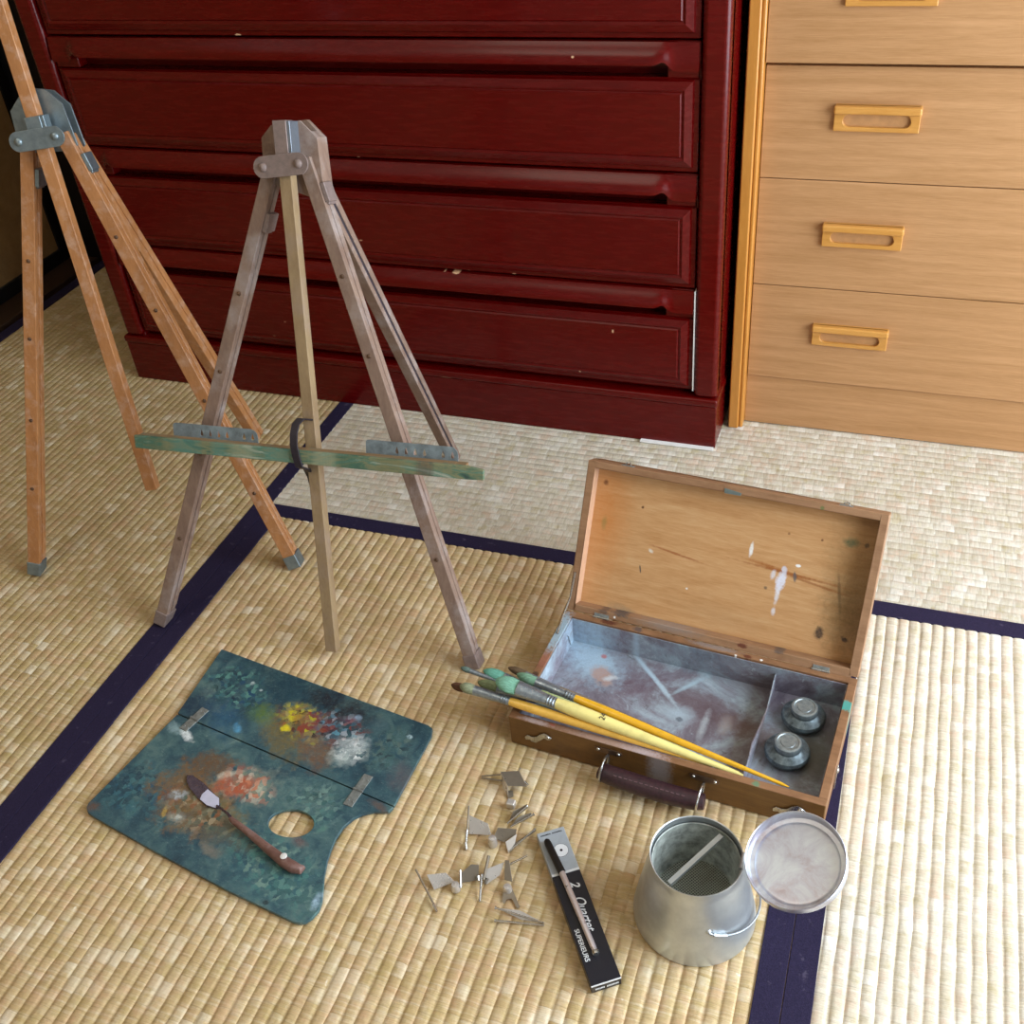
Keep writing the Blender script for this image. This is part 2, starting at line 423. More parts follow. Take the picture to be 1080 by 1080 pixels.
def pull(parent, xc, zc, y):
    # flat surround with a long finger slot, and a lip over the top
    w, h = .0565, .018
    out = [(xc-w,zc-h),(xc+w,zc-h),(xc+w,zc+h),(xc-w,zc+h)]
    sl = []
    r = .0085; cz = zc-.003
    for t in range(0, 181, 20): sl.append((xc+.036+r*math.sin(math.radians(t))*1.0, cz+r*math.cos(math.radians(t))))
    for t in range(180, 361, 20): sl.append((xc-.036+r*math.sin(math.radians(t)), cz+r*math.cos(math.radians(t))))
    fr = lambda a, b_, n: (a, y-n, b_)
    p = MB().prism(out, fr, -.001, .006, [sl]).build('pull', HND, parent, bevel=.0012)
    MB().box((xc-w+.004,y-.0015,cz-.011),(xc+w-.004,y-.0004,cz+.011)).build('slot_back', plain('slot_wood', srgb(186,136,86), .6, var=.1) if 'slot_wood' not in bpy.data.materials else bpy.data.materials['slot_wood'], p)
    MB().box((xc-w-.001,y-.013,zc+h-.011),(xc+w+.001,y,zc+h)).build('pull_lip', HND, p, bevel=.003, seg=3)
zs = [.0935, .259, .4285, .5925, .76, .925, 1.09]
for i in range(6):
    yy = KY+(-.011 if i >= 3 else (.0 if i < 2 else .0))
    z0, z1 = zs[i], zs[i+1]
    dz = .006 if i == 2 else .0012
    d = MB().box((KX0+.0008,yy,z0),(KX1-.0008,yy+.02,z1-dz)).build('drawer', CAB, cab, bevel=.0012)
    zc = [.1815,.348,.519,.683,.845,1.01][i]
    for xc in (.8575, KX1-.155): pull(d, xc, zc, yy)

# ------------------------------------------------------------------ easels
def frame(o, u, v, n):
    o, u, v, n = map(V, (o, u, v, n))
    return lambda a, b, k: o+u*a+v*b+n*k
GR = frame((0.2164,-0.0555,0), (0.9975,0.0714,0), (-0.0232,0.324,0.9458), (0.0675,-0.9434,0.3248))
ORF = frame((-0.0848,0.0301,0), (0.9612,0.2759,0), (-0.0652,0.2271,0.9717), (0.2681,-0.934,0.2363))
def sub_frame(F, p0, p1):   # frame whose b axis runs from p0 to p1 inside the plane of F
    p0 = V((*p0, 0)); p1 = V((*p1, 0)); d = (p1-p0); L = d.length; d.normalize(); e = V((d.y, -d.x, 0))
    return (lambda a, b, k: F(*(p0.x+e.x*a+d.x*b, p0.y+e.y*a+d.y*b, k))), L
def line_frame(P0, P1, side, ):
    P0 = V(P0); P1 = V(P1); d = P1-P0; L = d.length; d.normalize(); s = V(side); s = (s-d*s.dot(d)).normalized(); n = s.cross(d)
    return (lambda a, b, k: P0+s*a+d*b+n*k), L
SPL = [srgb(206,200,190)]
def spots(n, L, c, seed, ax=2):
    r = random.Random(seed); return []
GW = wood('grey_wood', srgb(112,88,76), srgb(142,118,102), 2, scale=8, stretch=8, rough=.6, spec=.3, bump=.35, dirt=(srgb(176,168,166),14,.6))
GW2 = wood('tan_wood', srgb(128,104,76), srgb(156,132,98), 2, scale=8, stretch=8, rough=.55, spec=.35, bump=.3, dirt=(srgb(150,130,120),20,.5))
DSL = plain('slot_dark', srgb(52,44,52), .5)
GM = plain('painted_metal', srgb(142,124,118), .5, .25, var=.15, vs=120, bump=.2)
OW = wood('orange_wood', srgb(150,98,56), srgb(182,126,78), 2, scale=8, stretch=8, rough=.4, spec=.45, bump=.12, coat=.15, dirt=(srgb(200,170,150),60,.55))
ZN = plain('galvanised', srgb(142,156,162), .38, .75, var=.15, vs=90)
BRS = plain('rivet_metal', srgb(120,96,80), .35, .8)
def leg_on(F, p0, p1, wood_m, metal, root, w=.0085, nf=(.001,.010), nb=(-.013,-.003), sleeve=None, cap=None, rivets=(), seed=0):
    """p0 foot, p1 pivot: two thin rails with the sliding leg between them."""
    S, L = sub_frame(F, p0, p1)
    m = MB().fbox(S,-w,w,0.0,L+.008,*nf).fbox(S,-w,w,.03,L+.004,*nb).clampz(0)
    leg = m.build('leg', wood_m, root, bevel=.0012)
    MB().fbox(S,-w*.86,w*.80,.0,L-.02,nb[1]-.0015,nf[0]+.0015).fbox(S,-w*.86,w*.86,.0,.03,nb[0],nb[1]).clampz(0).build('sliding_rail', DSL if not cap else wood_m, leg)
    if cap:
        MB().fbox(S,-w-.0012,w+.0012,.0,.022,nb[0]-.0012,nf[1]+.0012).clampz(0).build('foot_cap', cap, leg, bevel=.0015)
    if sleeve:
        z = L*sleeve
        MB().fbox(S,-w-.003,w+.003,z-.013,z+.013,nb[0]-.002,nf[0]+.003).fbox(S,w,w+.006,z-.010,z+.013,nb[0]-.002,nf[1]-.002).build('sleeve', metal, leg, bevel=.001)
    for r in rivets:
        c = S(0, L*r, nf[1]); n = (S(0,0,1)-S(0,0,0))
        MB().lathe([(.0028,0),(.0026,.0008),(.0014,.0016),(0,.0018)], c, n, 12).build('rivet', BRS, leg)
    return leg
# --- grey easel
ge = thing('tripod_easel', 'grey-brown wooden folding easel with a green paint-stained canvas ledge', 'easel', (.2164,-.0555,0))
leg_on(GR, (-.2315,.002), (-.006,.634), GW, GM, ge, sleeve=.90, cap=GM, rivets=(.22,.42,.60,.76))
leg_on(GR, (.2435,.002), (.0405,.636), GW, GM, ge, sleeve=.945, cap=GM, rivets=(.24,.45,.65,.80))
# rear leg
S, L = line_frame((.2530,.4035,.0), (.225,.180,.598), (1,0,0))
rl = MB().fbox(S,-.0085,.0085,0,L,.003,.011).fbox(S,-.0085,.0085,.0,L,-.011,-.002).clampz(0).build('leg', GW, ge, bevel=.0012)
MB().fbox(S,-.007,.0068,0,L-.02,-.003,.004).clampz(0).build('sliding_rail', DSL, rl)
# mast, head, crossbar
S, L = sub_frame(GR, (.0455,.0075), (.0185,.6855))
ms = MB().fbox(S,-.0078,.0078,0,L-.004,.0105,.0255).clampz(0).build('mast', GW2, ge, bevel=.001)
MB().fbox(S,-.0090,.0085,L-.042,L,.0085,.0275).build('mast_cap', GM, ms, bevel=.001)
MB().fbox(S,.0086,.0125,L-.042,L-.001,.004,.0262).build('metal_strip', plain('bare_metal', srgb(150,160,172), .4, .8), ms, bevel=.0006)
hp = [(-.0175,.618),(-.0175,.667),(-.004,.681),(.0335,.6865),(.046,.675),(.0545,.667),(.0600,.606),(.045,.600)]
MB().prism(hp, GR, -.022, -.0135).prism([(p[0]*1.0,p[1]-.001) for p in hp], GR, -.001+.0022, .0085-.004).prism([(.046,.6),(.0595,.606),(.0545,.667),(.0455,.674)], GR, -.0135, .004).build('head_plate', GW, ge, bevel=.0012)
def roundbar(x0, x1, z0, z1, r, n=10):
    # rounded bar outline between two centres
    d = V((x1-x0, z1-z0)); a0 = math.atan2(d.y, d.x); o = []
    for k in range(n+1): t = a0-math.pi/2+math.pi*k/n; o.append((x1+r*math.cos(t), z1+r*math.sin(t)))
    for k in range(n+1): t = a0+math.pi/2+math.pi*k/n; o.append((x0+r*math.cos(t), z0+r*math.sin(t)))
    return o
cb = MB().prism(roundbar(-.0045,.0410,.6335,.6385,.0125), GR, .0275, .0300).build('crossbar', GM, ge, bevel=.0005)
n_ = GR(0,0,1)-GR(0,0,0)
for (a, b_) in ((-.0045,.6335),(.0410,.6385)):
    MB().lathe([(.0052,0),(.0050,.0015),(.0032,.0032),(0,.0038)], GR(a,b_,.0299), n_, 16).build('bolt', GM, cb)
    MB().lathe([(.003,-.02),(.003,.02)], GR(a,b_,.010), n_, 12).build('bolt', GM, cb)
# ledge and its perforated canvas stops
def paint_ledge():
    bl = []
    r = random.Random(4)
    cols = [srgb(52,92,76), srgb(70,112,94), srgb(98,104,66), srgb(48,72,84), srgb(84,130,120), srgb(120,112,76), srgb(150,156,130), srgb(92,62,56)]
    for k in range(20):
        bl.append((-.24+.48*k/20+r.uniform(-.01,.01), 0, r.uniform(.008,.022), 10, 0, r.choice(cols), .85, .35))
    t = NT('painted_ledge')
    a = t.noise(40, 6, .65, t.map(sc=(.35,1,1.6)), 1.2)
    col = t.ramp(a, [(.3, srgb(52,72,68)), (.42, srgb(78,108,88)), (.5, srgb(126,124,92)), (.58, srgb(78,116,98)), (.70, srgb(160,164,148))])
    keep = t.co; sp = t.n('ShaderNodeSeparateXYZ'); t.link(t.co, sp.inputs[0]); cbn = t.n('ShaderNodeCombineXYZ'); t.link(sp.outputs[0], cbn.inputs[0]); t.co = cbn.outputs[0]
    col = t.blobs(col, [(x,y,rx,10,0,c,.55,s) for (x,y,rx,_,_,c,_,s) in bl[::2]], .5, 90)
    t.co = keep
    t.bump(a, .5, .001); return t.done(col, .5, 0, .4)
LDG = paint_ledge()
LDT = wood('ledge_top', srgb(128,98,66), srgb(150,122,88), 0, scale=9, stretch=8, rough=.6, dirt=(srgb(96,118,104),30,.8))
tr = MB().fbox(GR,-.2105,.2455,.2790,.2965,.0405,.0455)
tr.hexa([GR(.2455,.2790,.0405),GR(.2695,.2800,.0405),GR(.2695,.2930,.0405),GR(.2455,.2965,.0405),GR(.2455,.2790,.0455),GR(.2695,.2800,.0455),GR(.2695,.2930,.0455),GR(.2455,.2965,.0455)])
ledge = tr.build('canvas_ledge', LDG, ge, bevel=.001)
MB().fbox(GR,-.2095,.2450,.2805,.2955,.0262,.0405).build('ledge_back', LDT, ledge, bevel=.001)
STR = plain('stop_paint', srgb(136,148,152), .5, .2, var=.28, vs=70)
for (a0, a1) in ((-.1610,-.0385),(.1110,.2320)):
    w = a1-a0
    rc = .010
    out = [(a0,.2935)]+[(a0+.004*(1-math.cos(math.radians(t))), .3135-.004*(1-math.sin(math.radians(t)))) for t in (0,30,60,90)]
    out += [(a1-rc*(1-math.sin(math.radians(t))), .3135-rc*(1-math.cos(math.radians(t)))) for t in (0,30,60,90)]+[(a1,.2935)]
    hs = []
    for k in range(7):
        x = a0+w*(.34+.60*k/6) if k else a0+w*.34
        if k in (4,) : continue
        hs.append([(x-.0024,.3015),(x-.0018,.2988),(x+.0018,.2988),(x+.0024,.3015),(x,.3085)])
    MB().prism(out, GR, .0280, .0292, hs).build('canvas_stop', STR, ledge)
    MB().fbox(GR,a0+.001,a1-.001,.2925,.2960,.0285,.0395).build('stop_foot', LDT, ledge)
# leather strap looped over the ledge beside the mast
LTH = plain('black_leather', srgb(36,28,38), .5, var=.25, vs=200, bump=.2)
u_ = GR(1,0,0)-GR(0,0,0)
pts = [(.0345,.332,.026),(.0250,.3335,.031),(.0195,.3270,.0350),(.0185,.315,.0400),(.0215,.3035,.0475),(.0240,.290,.0485),(.0275,.276,.0480),(.0300,.2715,.040),(.0285,.268,.030),(.0255,.252,.014),(.0250,.234,.006),(.0275,.222,.004),(.0320,.2235,.006),(.0335,.230,.008)]
cp = [GR(*p) for p in pts]
ws = [u_*.0052]*len(cp); ths = []
for i in range(len(cp)):
    t = (cp[min(i+1,len(cp)-1)]-cp[max(i-1,0)]).normalized(); ths.append(t.cross(u_).normalized()*.0011)
MB().strip(cp, ws, ths).build('strap', LTH, ledge, bevel=.0005)
# --- orange easel
oe = thing('tripod_easel', 'orange-brown wooden tripod easel with galvanised bracket and tall mast at the left', 'easel', (-.0848,.0301,0))
leg_on(ORF, (-.2015,.002), (-.046,.630), OW, ZN, oe, sleeve=.93, cap=ZN, rivets=(.23,.40,.59,.76), w=.0092)
leg_on(ORF, (.2125,.002), (.0045,.630), OW, ZN, oe, sleeve=.945, cap=ZN, rivets=(.20,.43,.64,.80), w=.0092)
S, L = line_frame((-.128,.395,0), (-.135,.197,.600), (1,.1,0))
rl = MB().fbox(S,-.0095,.0095,0,L,.003,.012).fbox(S,-.0095,.0095,.0,L,-.012,-.002).clampz(0).build('leg', OW, oe, bevel=.0012)
MB().fbox(S,-.008,.0076,0,L-.02,-.003,.004).clampz(0).build('sliding_rail', OW, rl)
S, L = sub_frame(ORF, (.0235,.1440), (-.0190,.6210)); L2 = 1.02
ms = MB().fbox(S,-.0085,.0085,0,L2,.0105,.0255).build('mast', OW, oe, bevel=.001)
MB().fbox(S,-.0105,.0105,L+.018,L+.040,.0085,.0275).build('mast_clamp', ZN, ms, bevel=.001)
MB().fbox(S,.0105,.0150,L+.018,L+.040,.0100,.0260).build('clamp_screw_plate', ZN, ms, bevel=.0008)
hp = [(-.060,.625),(-.0605,.668),(-.045,.684),(-.0235,.6935),(-.007,.6905),(.0105,.673),(.0190,.622),(.010,.616),(-.040,.616)]
MB().prism(hp, ORF, .0015, .0045).prism([(p[0],p[1]-.002) for p in hp], ORF, -.020, -.017).build('head_plate', ZN, oe, bevel=.0005)
cb = MB().prism(roundbar(-.0460,.0035,.6320,.6360,.0125), ORF, .0275, .0298).build('crossbar', ZN, oe, bevel=.0005)
n_ = ORF(0,0,1)-ORF(0,0,0)
for (a, b_) in ((-.0460,.6320),(.0035,.6360)):
    MB().lathe([(.0052,0),(.0050,.0015),(.0032,.0032),(0,.0038)], ORF(a,b_,.0297), n_, 16).build('bolt', ZN, cb)
    MB().lathe([(.003,-.02),(.003,.02)], ORF(a,b_,.010), n_, 12).build('bolt', ZN, cb)

# ------------------------------------------------------------------ folding palette
pl = thing('folding_palette', 'hinged wooden palette crusted with dark teal and coloured oil paint, lying on the matting', 'palette', (*(0.2670,-0.2779), 0))
PO = V((*(0.2670,-0.2779), 0))
def pb(p, rx, ry, rot, c, st, soft): return (p[0]-PO.x, p[1]-PO.y, rx, ry, rot, c, st, soft)
upper = [(0.1038,-0.1003), (0.4391,-0.1509), (0.4456,-0.1539), (0.4492,-0.1655), (0.4470,-0.2751), (0.1093,-0.2191)]
lower = [(0.1099,-0.2209), (0.4471,-0.2765), (0.4440,-0.2843), (0.4278,-0.2881), (0.4162,-0.2949), (0.4078,-0.3041), (0.4016,-0.3180), (0.4000,-0.3344), (0.4016,-0.3496), (0.4043,-0.3643), (0.4101,-0.3826), (0.4167,-0.3979), (0.4222,-0.4119), (0.4235,-0.4221), (0.4207,-0.4323), (0.4161,-0.4388), (0.4106,-0.4416), (0.4028,-0.4422), (0.3133,-0.4293), (0.1984,-0.4081), (0.1040,-0.3889), (0.0911,-0.3856), (0.0846,-0.3796), (0.0829,-0.3737)]
hc = V((0.3392,-0.3304)); he = V((0.3656,-0.3229))-hc; hf = V((0.3297,-0.3131))-hc
hole = [tuple(hc+he*math.cos(t)+hf*math.sin(t)) for t in [2*math.pi*k/32 for k in range(32)]]
teal = srgb(34,70,78)
PB = [
 pb((0.2180,-0.1262),.075,.035,-20,srgb(16,52,66),.8,.6), pb((0.1376,-0.1997),.030,.02,-20,srgb(20,34,62),.7,.5),
 pb((0.1751,-0.2112),.032,.016,-35,srgb(34,84,118),.7,.8), pb((0.2015,-0.2220),.008,.005,-35,srgb(90,160,200),.8,.5),
 pb((0.3333,-0.1585),.030,.022,-10,srgb(34,24,30),.85,.6), pb((0.2842,-0.1433),.024,.014,-10,srgb(30,22,28),.8,.6),
 pb((0.2640,-0.2146),.042,.022,-40,srgb(112,98,58),.9,.4), pb((0.3138,-0.2214),.038,.018,-35,srgb(116,84,58),.85,.4),
 pb((0.2191,-0.1894),.020,.012,-20,srgb(92,120,48),.75,.7), pb((0.2630,-0.1825),.016,.014,60,srgb(206,190,30),.95,.45), pb((0.2634,-0.2035),.006,.006,0,srgb(226,206,30),1,.3),
 pb((0.2873,-0.1890),.020,.016,0,srgb(140,60,44),.9,.4), pb((0.3127,-0.1853),.012,.012,0,srgb(110,36,34),.85,.5), pb((0.3352,-0.2030),.012,.009,0,srgb(120,60,52),.7,.5),
 pb((0.3045,-0.1827),.003,.004,0,srgb(90,170,196),.9,.4), pb((0.3366,-0.1707),.010,.005,0,srgb(120,60,90),.6,.5),pb((0.3452,-0.1635),.005,.004,0,srgb(150,176,200),.8,.5),
 pb((0.3593,-0.2089),.015,.012,30,srgb(206,214,214),.85,.7), pb((0.3545,-0.2285),.013,.011,0,srgb(160,176,172),.75,.6), pb((0.3780,-0.1675),.012,.01,0,srgb(80,104,110),.5,.5),
 pb((0.1801,-0.1468),.0045,.0030,0,srgb(200,214,210),.9,.4), pb((0.1976,-0.1544),.0025,.002,0,srgb(210,222,220),.9,.4), pb((0.1856,-0.1662),.006,.004,0,srgb(70,120,110),.8,.5), pb((0.4231,-0.1742),.003,.003,0,srgb(190,214,220),.9,.4),
 pb((0.4406,-0.2343),.022,.014,-60,srgb(92,84,88),.7,.5),
 pb((0.1423,-0.2479),.012,.0045,-25,srgb(224,230,230),.95,.4),pb((0.1214,-0.2423),.010,.006,-25,srgb(150,176,180),.7,.5),
 pb((0.2001,-0.2834),.034,.019,5,srgb(104,76,50),.95,.3), pb((0.2024,-0.3343),.056,.036,-25,srgb(120,90,56),.95,.25), pb((0.2556,-0.3514),.052,.024,-25,srgb(114,98,62),.9,.3),
 pb((0.1778,-0.3340),.012,.010,0,srgb(150,82,52),.6,.5), pb((0.1847,-0.3321),.010,.006,20,srgb(176,190,196),.95,.35),
 pb((0.2595,-0.2922),.036,.019,20,srgb(150,160,142),.55,.5), pb((0.2281,-0.2891),.014,.005,30,srgb(206,196,176),.8,.5), pb((0.2768,-0.2990),.012,.008,60,srgb(196,196,170),.7,.5),
 pb((0.2449,-0.3036),.024,.013,18,srgb(168,78,50),.95,.35), pb((0.2572,-0.2972),.012,.011,18,srgb(176,88,54),.7,.5),
 pb((0.2013,-0.3613),.010,.006,0,srgb(170,186,180),.6,.5), pb((0.1828,-0.3596),.0025,.008,20,srgb(196,164,80),.6,.4), pb((0.2035,-0.3607),.004,.003,0,srgb(200,200,190),.7,.5),
 pb((0.2397,-0.3573),.0025,.014,-16,srgb(34,76,68),.9,.4), pb((0.2763,-0.3578),.0022,.016,-40,srgb(168,156,112),.7,.5),
 pb((0.2665,-0.3898),.015,.006,-15,srgb(138,124,104),.85,.4),pb((0.3617,-0.3507),.009,.005,-10,srgb(116,84,80),.7,.5),
 pb((0.3501,-0.2884),.009,.004,50,srgb(44,56,56),.9,.4), pb((0.3791,-0.3271),.006,.004,50,srgb(96,140,124),.7,.5),
 pb((0.3019,-0.3900),.080,.018,-28,srgb(38,78,94),.6,.6), pb((0.3671,-0.3964),.045,.02,-28,srgb(58,104,98),.6,.6), pb((0.4161,-0.4125),.004,.008,0,srgb(170,196,214),.85,.5), pb((0.3623,-0.4306),.004,.003,0,srgb(20,24,30),.9,.3), 
 pb((0.0978,-0.3521),.030,.02,0,srgb(30,62,78),.5,.6), pb((0.0913,-0.3756),.008,.006,0,srgb(120,78,48),.6,.5), pb((0.4301,-0.2799),.014,.005,-20,srgb(104,84,74),.85,.4)]
_c = lambda *a: [srgb(*x) for x in a]
PCL = [(*(0.2805,-0.1892), .024,.014, 26, _c((206,190,40),(110,130,40),(150,64,44),(96,40,36),(40,36,30),(170,150,90),(60,70,50),(150,110,70))),
       (*(0.3341,-0.1875), .022,.014, 14, _c((110,50,70),(90,150,170),(40,30,40),(150,160,170),(120,50,44))),
       (*(0.3606,-0.2116), .014,.012, 10, _c((220,224,222),(140,150,150),(190,200,196))),
       (*(0.1634,-0.1583), .030,.018, 14, _c((30,70,100),(24,56,60),(60,110,116),(20,36,60),(90,140,130))),
       (*(0.2191,-0.3395), .030,.018, 18, _c((120,96,60),(90,70,46),(150,130,100),(60,90,80),(170,160,130),(140,90,60))),
       (*(0.2617,-0.2959), .022,.012, 12, _c((190,120,90),(200,190,170),(160,80,56),(120,130,110))),
       (*(0.3506,-0.3886), .045,.020, 18, _c((70,120,116),(90,130,124),(40,80,96),(110,140,130))),
       (*(0.1226,-0.3378), .030,.020, 12, _c((40,84,104),(70,116,120),(30,60,76))),
       (*(0.3532,-0.3016), .020,.020, 10, _c((80,120,116),(50,84,84),(110,140,132))),
       (*(0.4057,-0.1992), .015,.02, 8, _c((60,90,90),(90,110,104),(40,60,66)))]
def palette_material():
    t = NT('palette_paint')
    a = t.noise(45, 6, .65, dist=.8); b_ = t.noise(16, 5, .6)
    col = t.ramp(t.math('ADD', t.math('MULTIPLY', a, .5), t.math('MULTIPLY', b_, .5)), [(.32, srgb(28,50,64)), (.46, srgb(50,80,90)), (.56, srgb(72,102,104)), (.68, srgb(106,128,122))])
    v = t.noise(300, 4, .7)
    col = t.blobs(col, PB, .62, 75, .45)
    # small mixed dabs where the colours were worked together
    wv_ = t.n('ShaderNodeVectorMath', operation='MULTIPLY_ADD'); t.link(t.noise(60, 4, .6, col=True), wv_.inputs[0]); wv_.inputs[1].default_value = (.014,.014,0); t.link(t.co, wv_.inputs[2])
    vo = t.n('ShaderNodeTexVoronoi', voronoi_dimensions='2D'); vo.inputs['Scale'].default_value = 170; t.link(wv_.outputs[0], vo.inputs['Vector'])
    sc_ = t.n('ShaderNodeSeparateColor'); t.link(vo.outputs['Color'], sc_.inputs[0])
    nz2 = t.noise(90, 4, .7)
    for (u, v, su, sv, n_d, cs) in PCL:
        mv = t.map((u-PO.x+.007, v-PO.y+.007, 0), (0,0,-.35), (su*1.9, sv*1.9, 50), 'TEXTURE', wv_.outputs[0])
        ln = t.n('ShaderNodeVectorMath', operation='LENGTH'); t.link(mv, ln.inputs[0])
        f = t.math('MULTIPLY', t.rng(ln.outputs['Value'], 1.15, .6, 0, .9), t.math('MULTIPLY', t.rng(sc_.outputs[1], .22, .42), t.rng(nz2, .36, .50)))
        st_ = [((k+.5)/len(cs), c) for k, c in enumerate(cs)]
        col = t.mix(f, col, t.ramp(sc_.outputs[0], st_))
    fine = t.noise(260, 5, .75, t.map(rot=(0,0,.5), sc=(1,2.5,1)), 1.0)
    col = t.mix(t.rng(fine, .58, .72, 0, .35), col, srgb(180,190,180)); col = t.mix(t.rng(fine, .44, .3, 0, .45), col, srgb(16,26,30))
    h = t.math('ADD', a, t.math('MULTIPLY', v, .6)); t.bump(h, .55, .0012)
    return t.done(col, t.rng(a, .3, .7, .28, .5), 0, .5)
PM = palette_material()
PW = wood('palette_wood', srgb(112,80,56), srgb(140,106,76), 0, rough=.6)
def leaf(outline, holes, nm):
    o = MB().prism(outline, XY, .0012, .0060, holes).build(nm, PM, pl, bevel=.0008, smooth=50)
    return o
leaf(upper, [], 'leaf'); leaf(lower, [hole], 'leaf')
STE = plain('hinge_steel', srgb(120,124,120), .35, .8, var=.25, vs=120)
STE = plain('hinge_plate', srgb(150,154,150), .4, .45, var=.25, vs=120)
for (a, b_) in (((0.1330,-0.2423), (0.1428,-0.2033)), ((0.3935,-0.2902), (0.3990,-0.2430))):
    a = V(a); b_ = V(b_); d = (b_-a); L = d.length; d.normalize(); e = V((d.y,-d.x))
    fr = lambda x, y, n, a=a, d=d, e=e: (a.x+e.x*x+d.x*y, a.y+e.y*x+d.y*y, n)
    h = MB().fbox(fr,-.0062,.0062,0,L*.47,.006,.0070).fbox(fr,-.0062,.0062,L*.53,L,.006,.0070).build('hinge', STE, pl, bevel=.0003)
    MB().tube([fr(-.0066,L/2,.0072), fr(.0066,L/2,.0072)], .0016, 10).build('hinge_pin', STE, h)
    for y in (.15,.85):
        for x in (-.003,.003): MB().lathe([(.0013,0),(.0009,.0006),(0,.0007)], fr(x, L*y, .0070), (0,0,1), 10).build('screw', STE, h)
# palette knife lying on it
pk = thing('palette_knife', 'palette knife with worn brown wooden handle lying on the painted palette', 'palette knife', (0.2887,-0.3414,0.0070))
KB = plain('knife_blade', srgb(120,108,124), .25, .8, var=.15)
KH = wood('knife_handle', srgb(98,68,60), srgb(130,96,86), 0, scale=20, stretch=4, rough=.5, dirt=(srgb(150,130,128),60,.5), blobs=None)
bl = [(0.1803,-0.3049), (0.1877,-0.3036), (0.2064,-0.3094), (0.2369,-0.3240), (0.2459,-0.3342), (0.2447,-0.3388), (0.2302,-0.3387), (0.2139,-0.3319), (0.1950,-0.3214), (0.1846,-0.3126)]
MB().prism(bl, XY, .0078, .0088).build('blade', KB, pk, bevel=.0003)
MB().prism([(0.2154,-0.3258), (0.2180,-0.3171), (0.2388,-0.3249), (0.2440,-0.3333), (0.2418,-0.3382), (0.2294,-0.3375), (0.2169,-0.3325)], XY, .0088, .0094).build('sky_glint', plain('pale_glint', srgb(196,194,212), .4, var=.08), pk)  # pale plate standing in for the sky reflected in the blade
MB().tube([(0.2425,-0.3352,0.0090), (0.2515,-0.3395,0.0125), (0.2654,-0.3455,0.0165), (0.2767,-0.3521,0.0150)], [.0016,.0015,.0016,.0024], 8).build('neck', KB, pk)
MB().tube([(0.2712,-0.3495,0.0148), (0.2764,-0.3518,0.0145), (0.3014,-0.3601,0.0135), (0.3305,-0.3715,0.0135), (0.3616,-0.3831,0.0135), (0.3756,-0.3866,0.0135), (0.3840,-0.3866,0.0135), (0.3864,-0.3822,0.0135)], [.0028,.0035,.0042,.0052,.0066,.0068,.0055,.0022], 14, up=(0,0,1)).build('handle', KH, pk)
DAB = plain('white_paint', srgb(226,222,216), .45)
MB().lathe([(.0042,0),(.0036,.0008),(0,.0013)], (0.3603,-0.3802,0.0198), (0,-.1,1), 12).build('paint_dab', DAB, pk)

# ------------------------------------------------------------------ paint box
BOXX, BOXY, BTH, BW, BD, BH = 0.5476,-0.1449,-0.0778,0.3772,0.1967,0.0488
pbx = thing('paint_box', 'open wooden paint box with zinc lining and leather handle, lid tilted back', 'paint box', (BOXX,BOXY,0), BTH)
BM = wm(pbx)
def bw(x, y, z): return BM @ V((x, y, z))
def bx(x, y, rx, ry, rot, c, st=.9, soft=.3): return (x, y, rx, ry, rot, c, st, soft)
WB = wood('box_wood', srgb(116,80,52), srgb(150,110,78), 0, scale=9, stretch=9, rough=.5, spec=.35, bump=.2, dirt=(srgb(92,60,38),18,.6), ws=300, warp=.5, blobs=[
  bx(.004,.155,.010,.034,0,srgb(150,176,190),.9), bx(.006,.10,.006,.014,0,srgb(146,92,76),.7), bx(.004,.075,.004,.005,0,srgb(40,30,30),.9), bx(.035,.004,.018,.003,0,srgb(200,186,186),.8,.5),
  bx(.12,.004,.05,.006,0,srgb(176,150,138),.75,.6), bx(.17,.004,.022,.005,0,srgb(186,172,176),.7,.6), bx(.372,.150,.008,.0075,0,srgb(64,150,140),1,.15), bx(.30,.004,.004,.004,0,srgb(80,130,100),.8), bx(.055,.006,.004,.002,0,srgb(170,90,80),.8),
  bx(.06,.192,.010,.004,0,srgb(76,30,20),.9), bx(.10,.192,.006,.004,0,srgb(70,66,70),.8), bx(.20,.193,.030,.004,0,srgb(130,122,118),.7), bx(.245,.190,.005,.003,0,srgb(86,34,22),.9), bx(.23,.188,.0015,.0015,0,srgb(240,240,236),1), bx(.262,.190,.0015,.0015,0,srgb(240,240,236),1)])
WF = wood('box_front_wood', srgb(92,60,26), srgb(122,86,42), 0, scale=9, stretch=9, rough=.45, spec=.35, bump=.15, dirt=(srgb(66,44,26),14,.7), ws=300, warp=.5, blobs=[bx(.19,0,.012,.01,0,srgb(150,150,156),.6,.5)])
T = .0095
bd = MB()
def lbox(m, a, b_): return m.box(a, b_)
m = MB().box((0,0,0.0012),(BW,T,BH)).build('front_wall', WF, pbx, bevel=.0015, local=True)
m = MB().box((.0003,.0003,BH-.0006),(BW-.0003,T,BH+.0002)).box((0,T,.0012),(T,BD-T,BH)).box((BW-T,T,.0012),(BW,BD-T,BH)).box((0,BD-T,.0012),(BW,BD,BH)).build('body', WB, pbx, bevel=.0012, local=True)
MB().box((T,T,.0012),(BW-T,BD-T,.004)).build('base_board', WF, pbx, local=True)
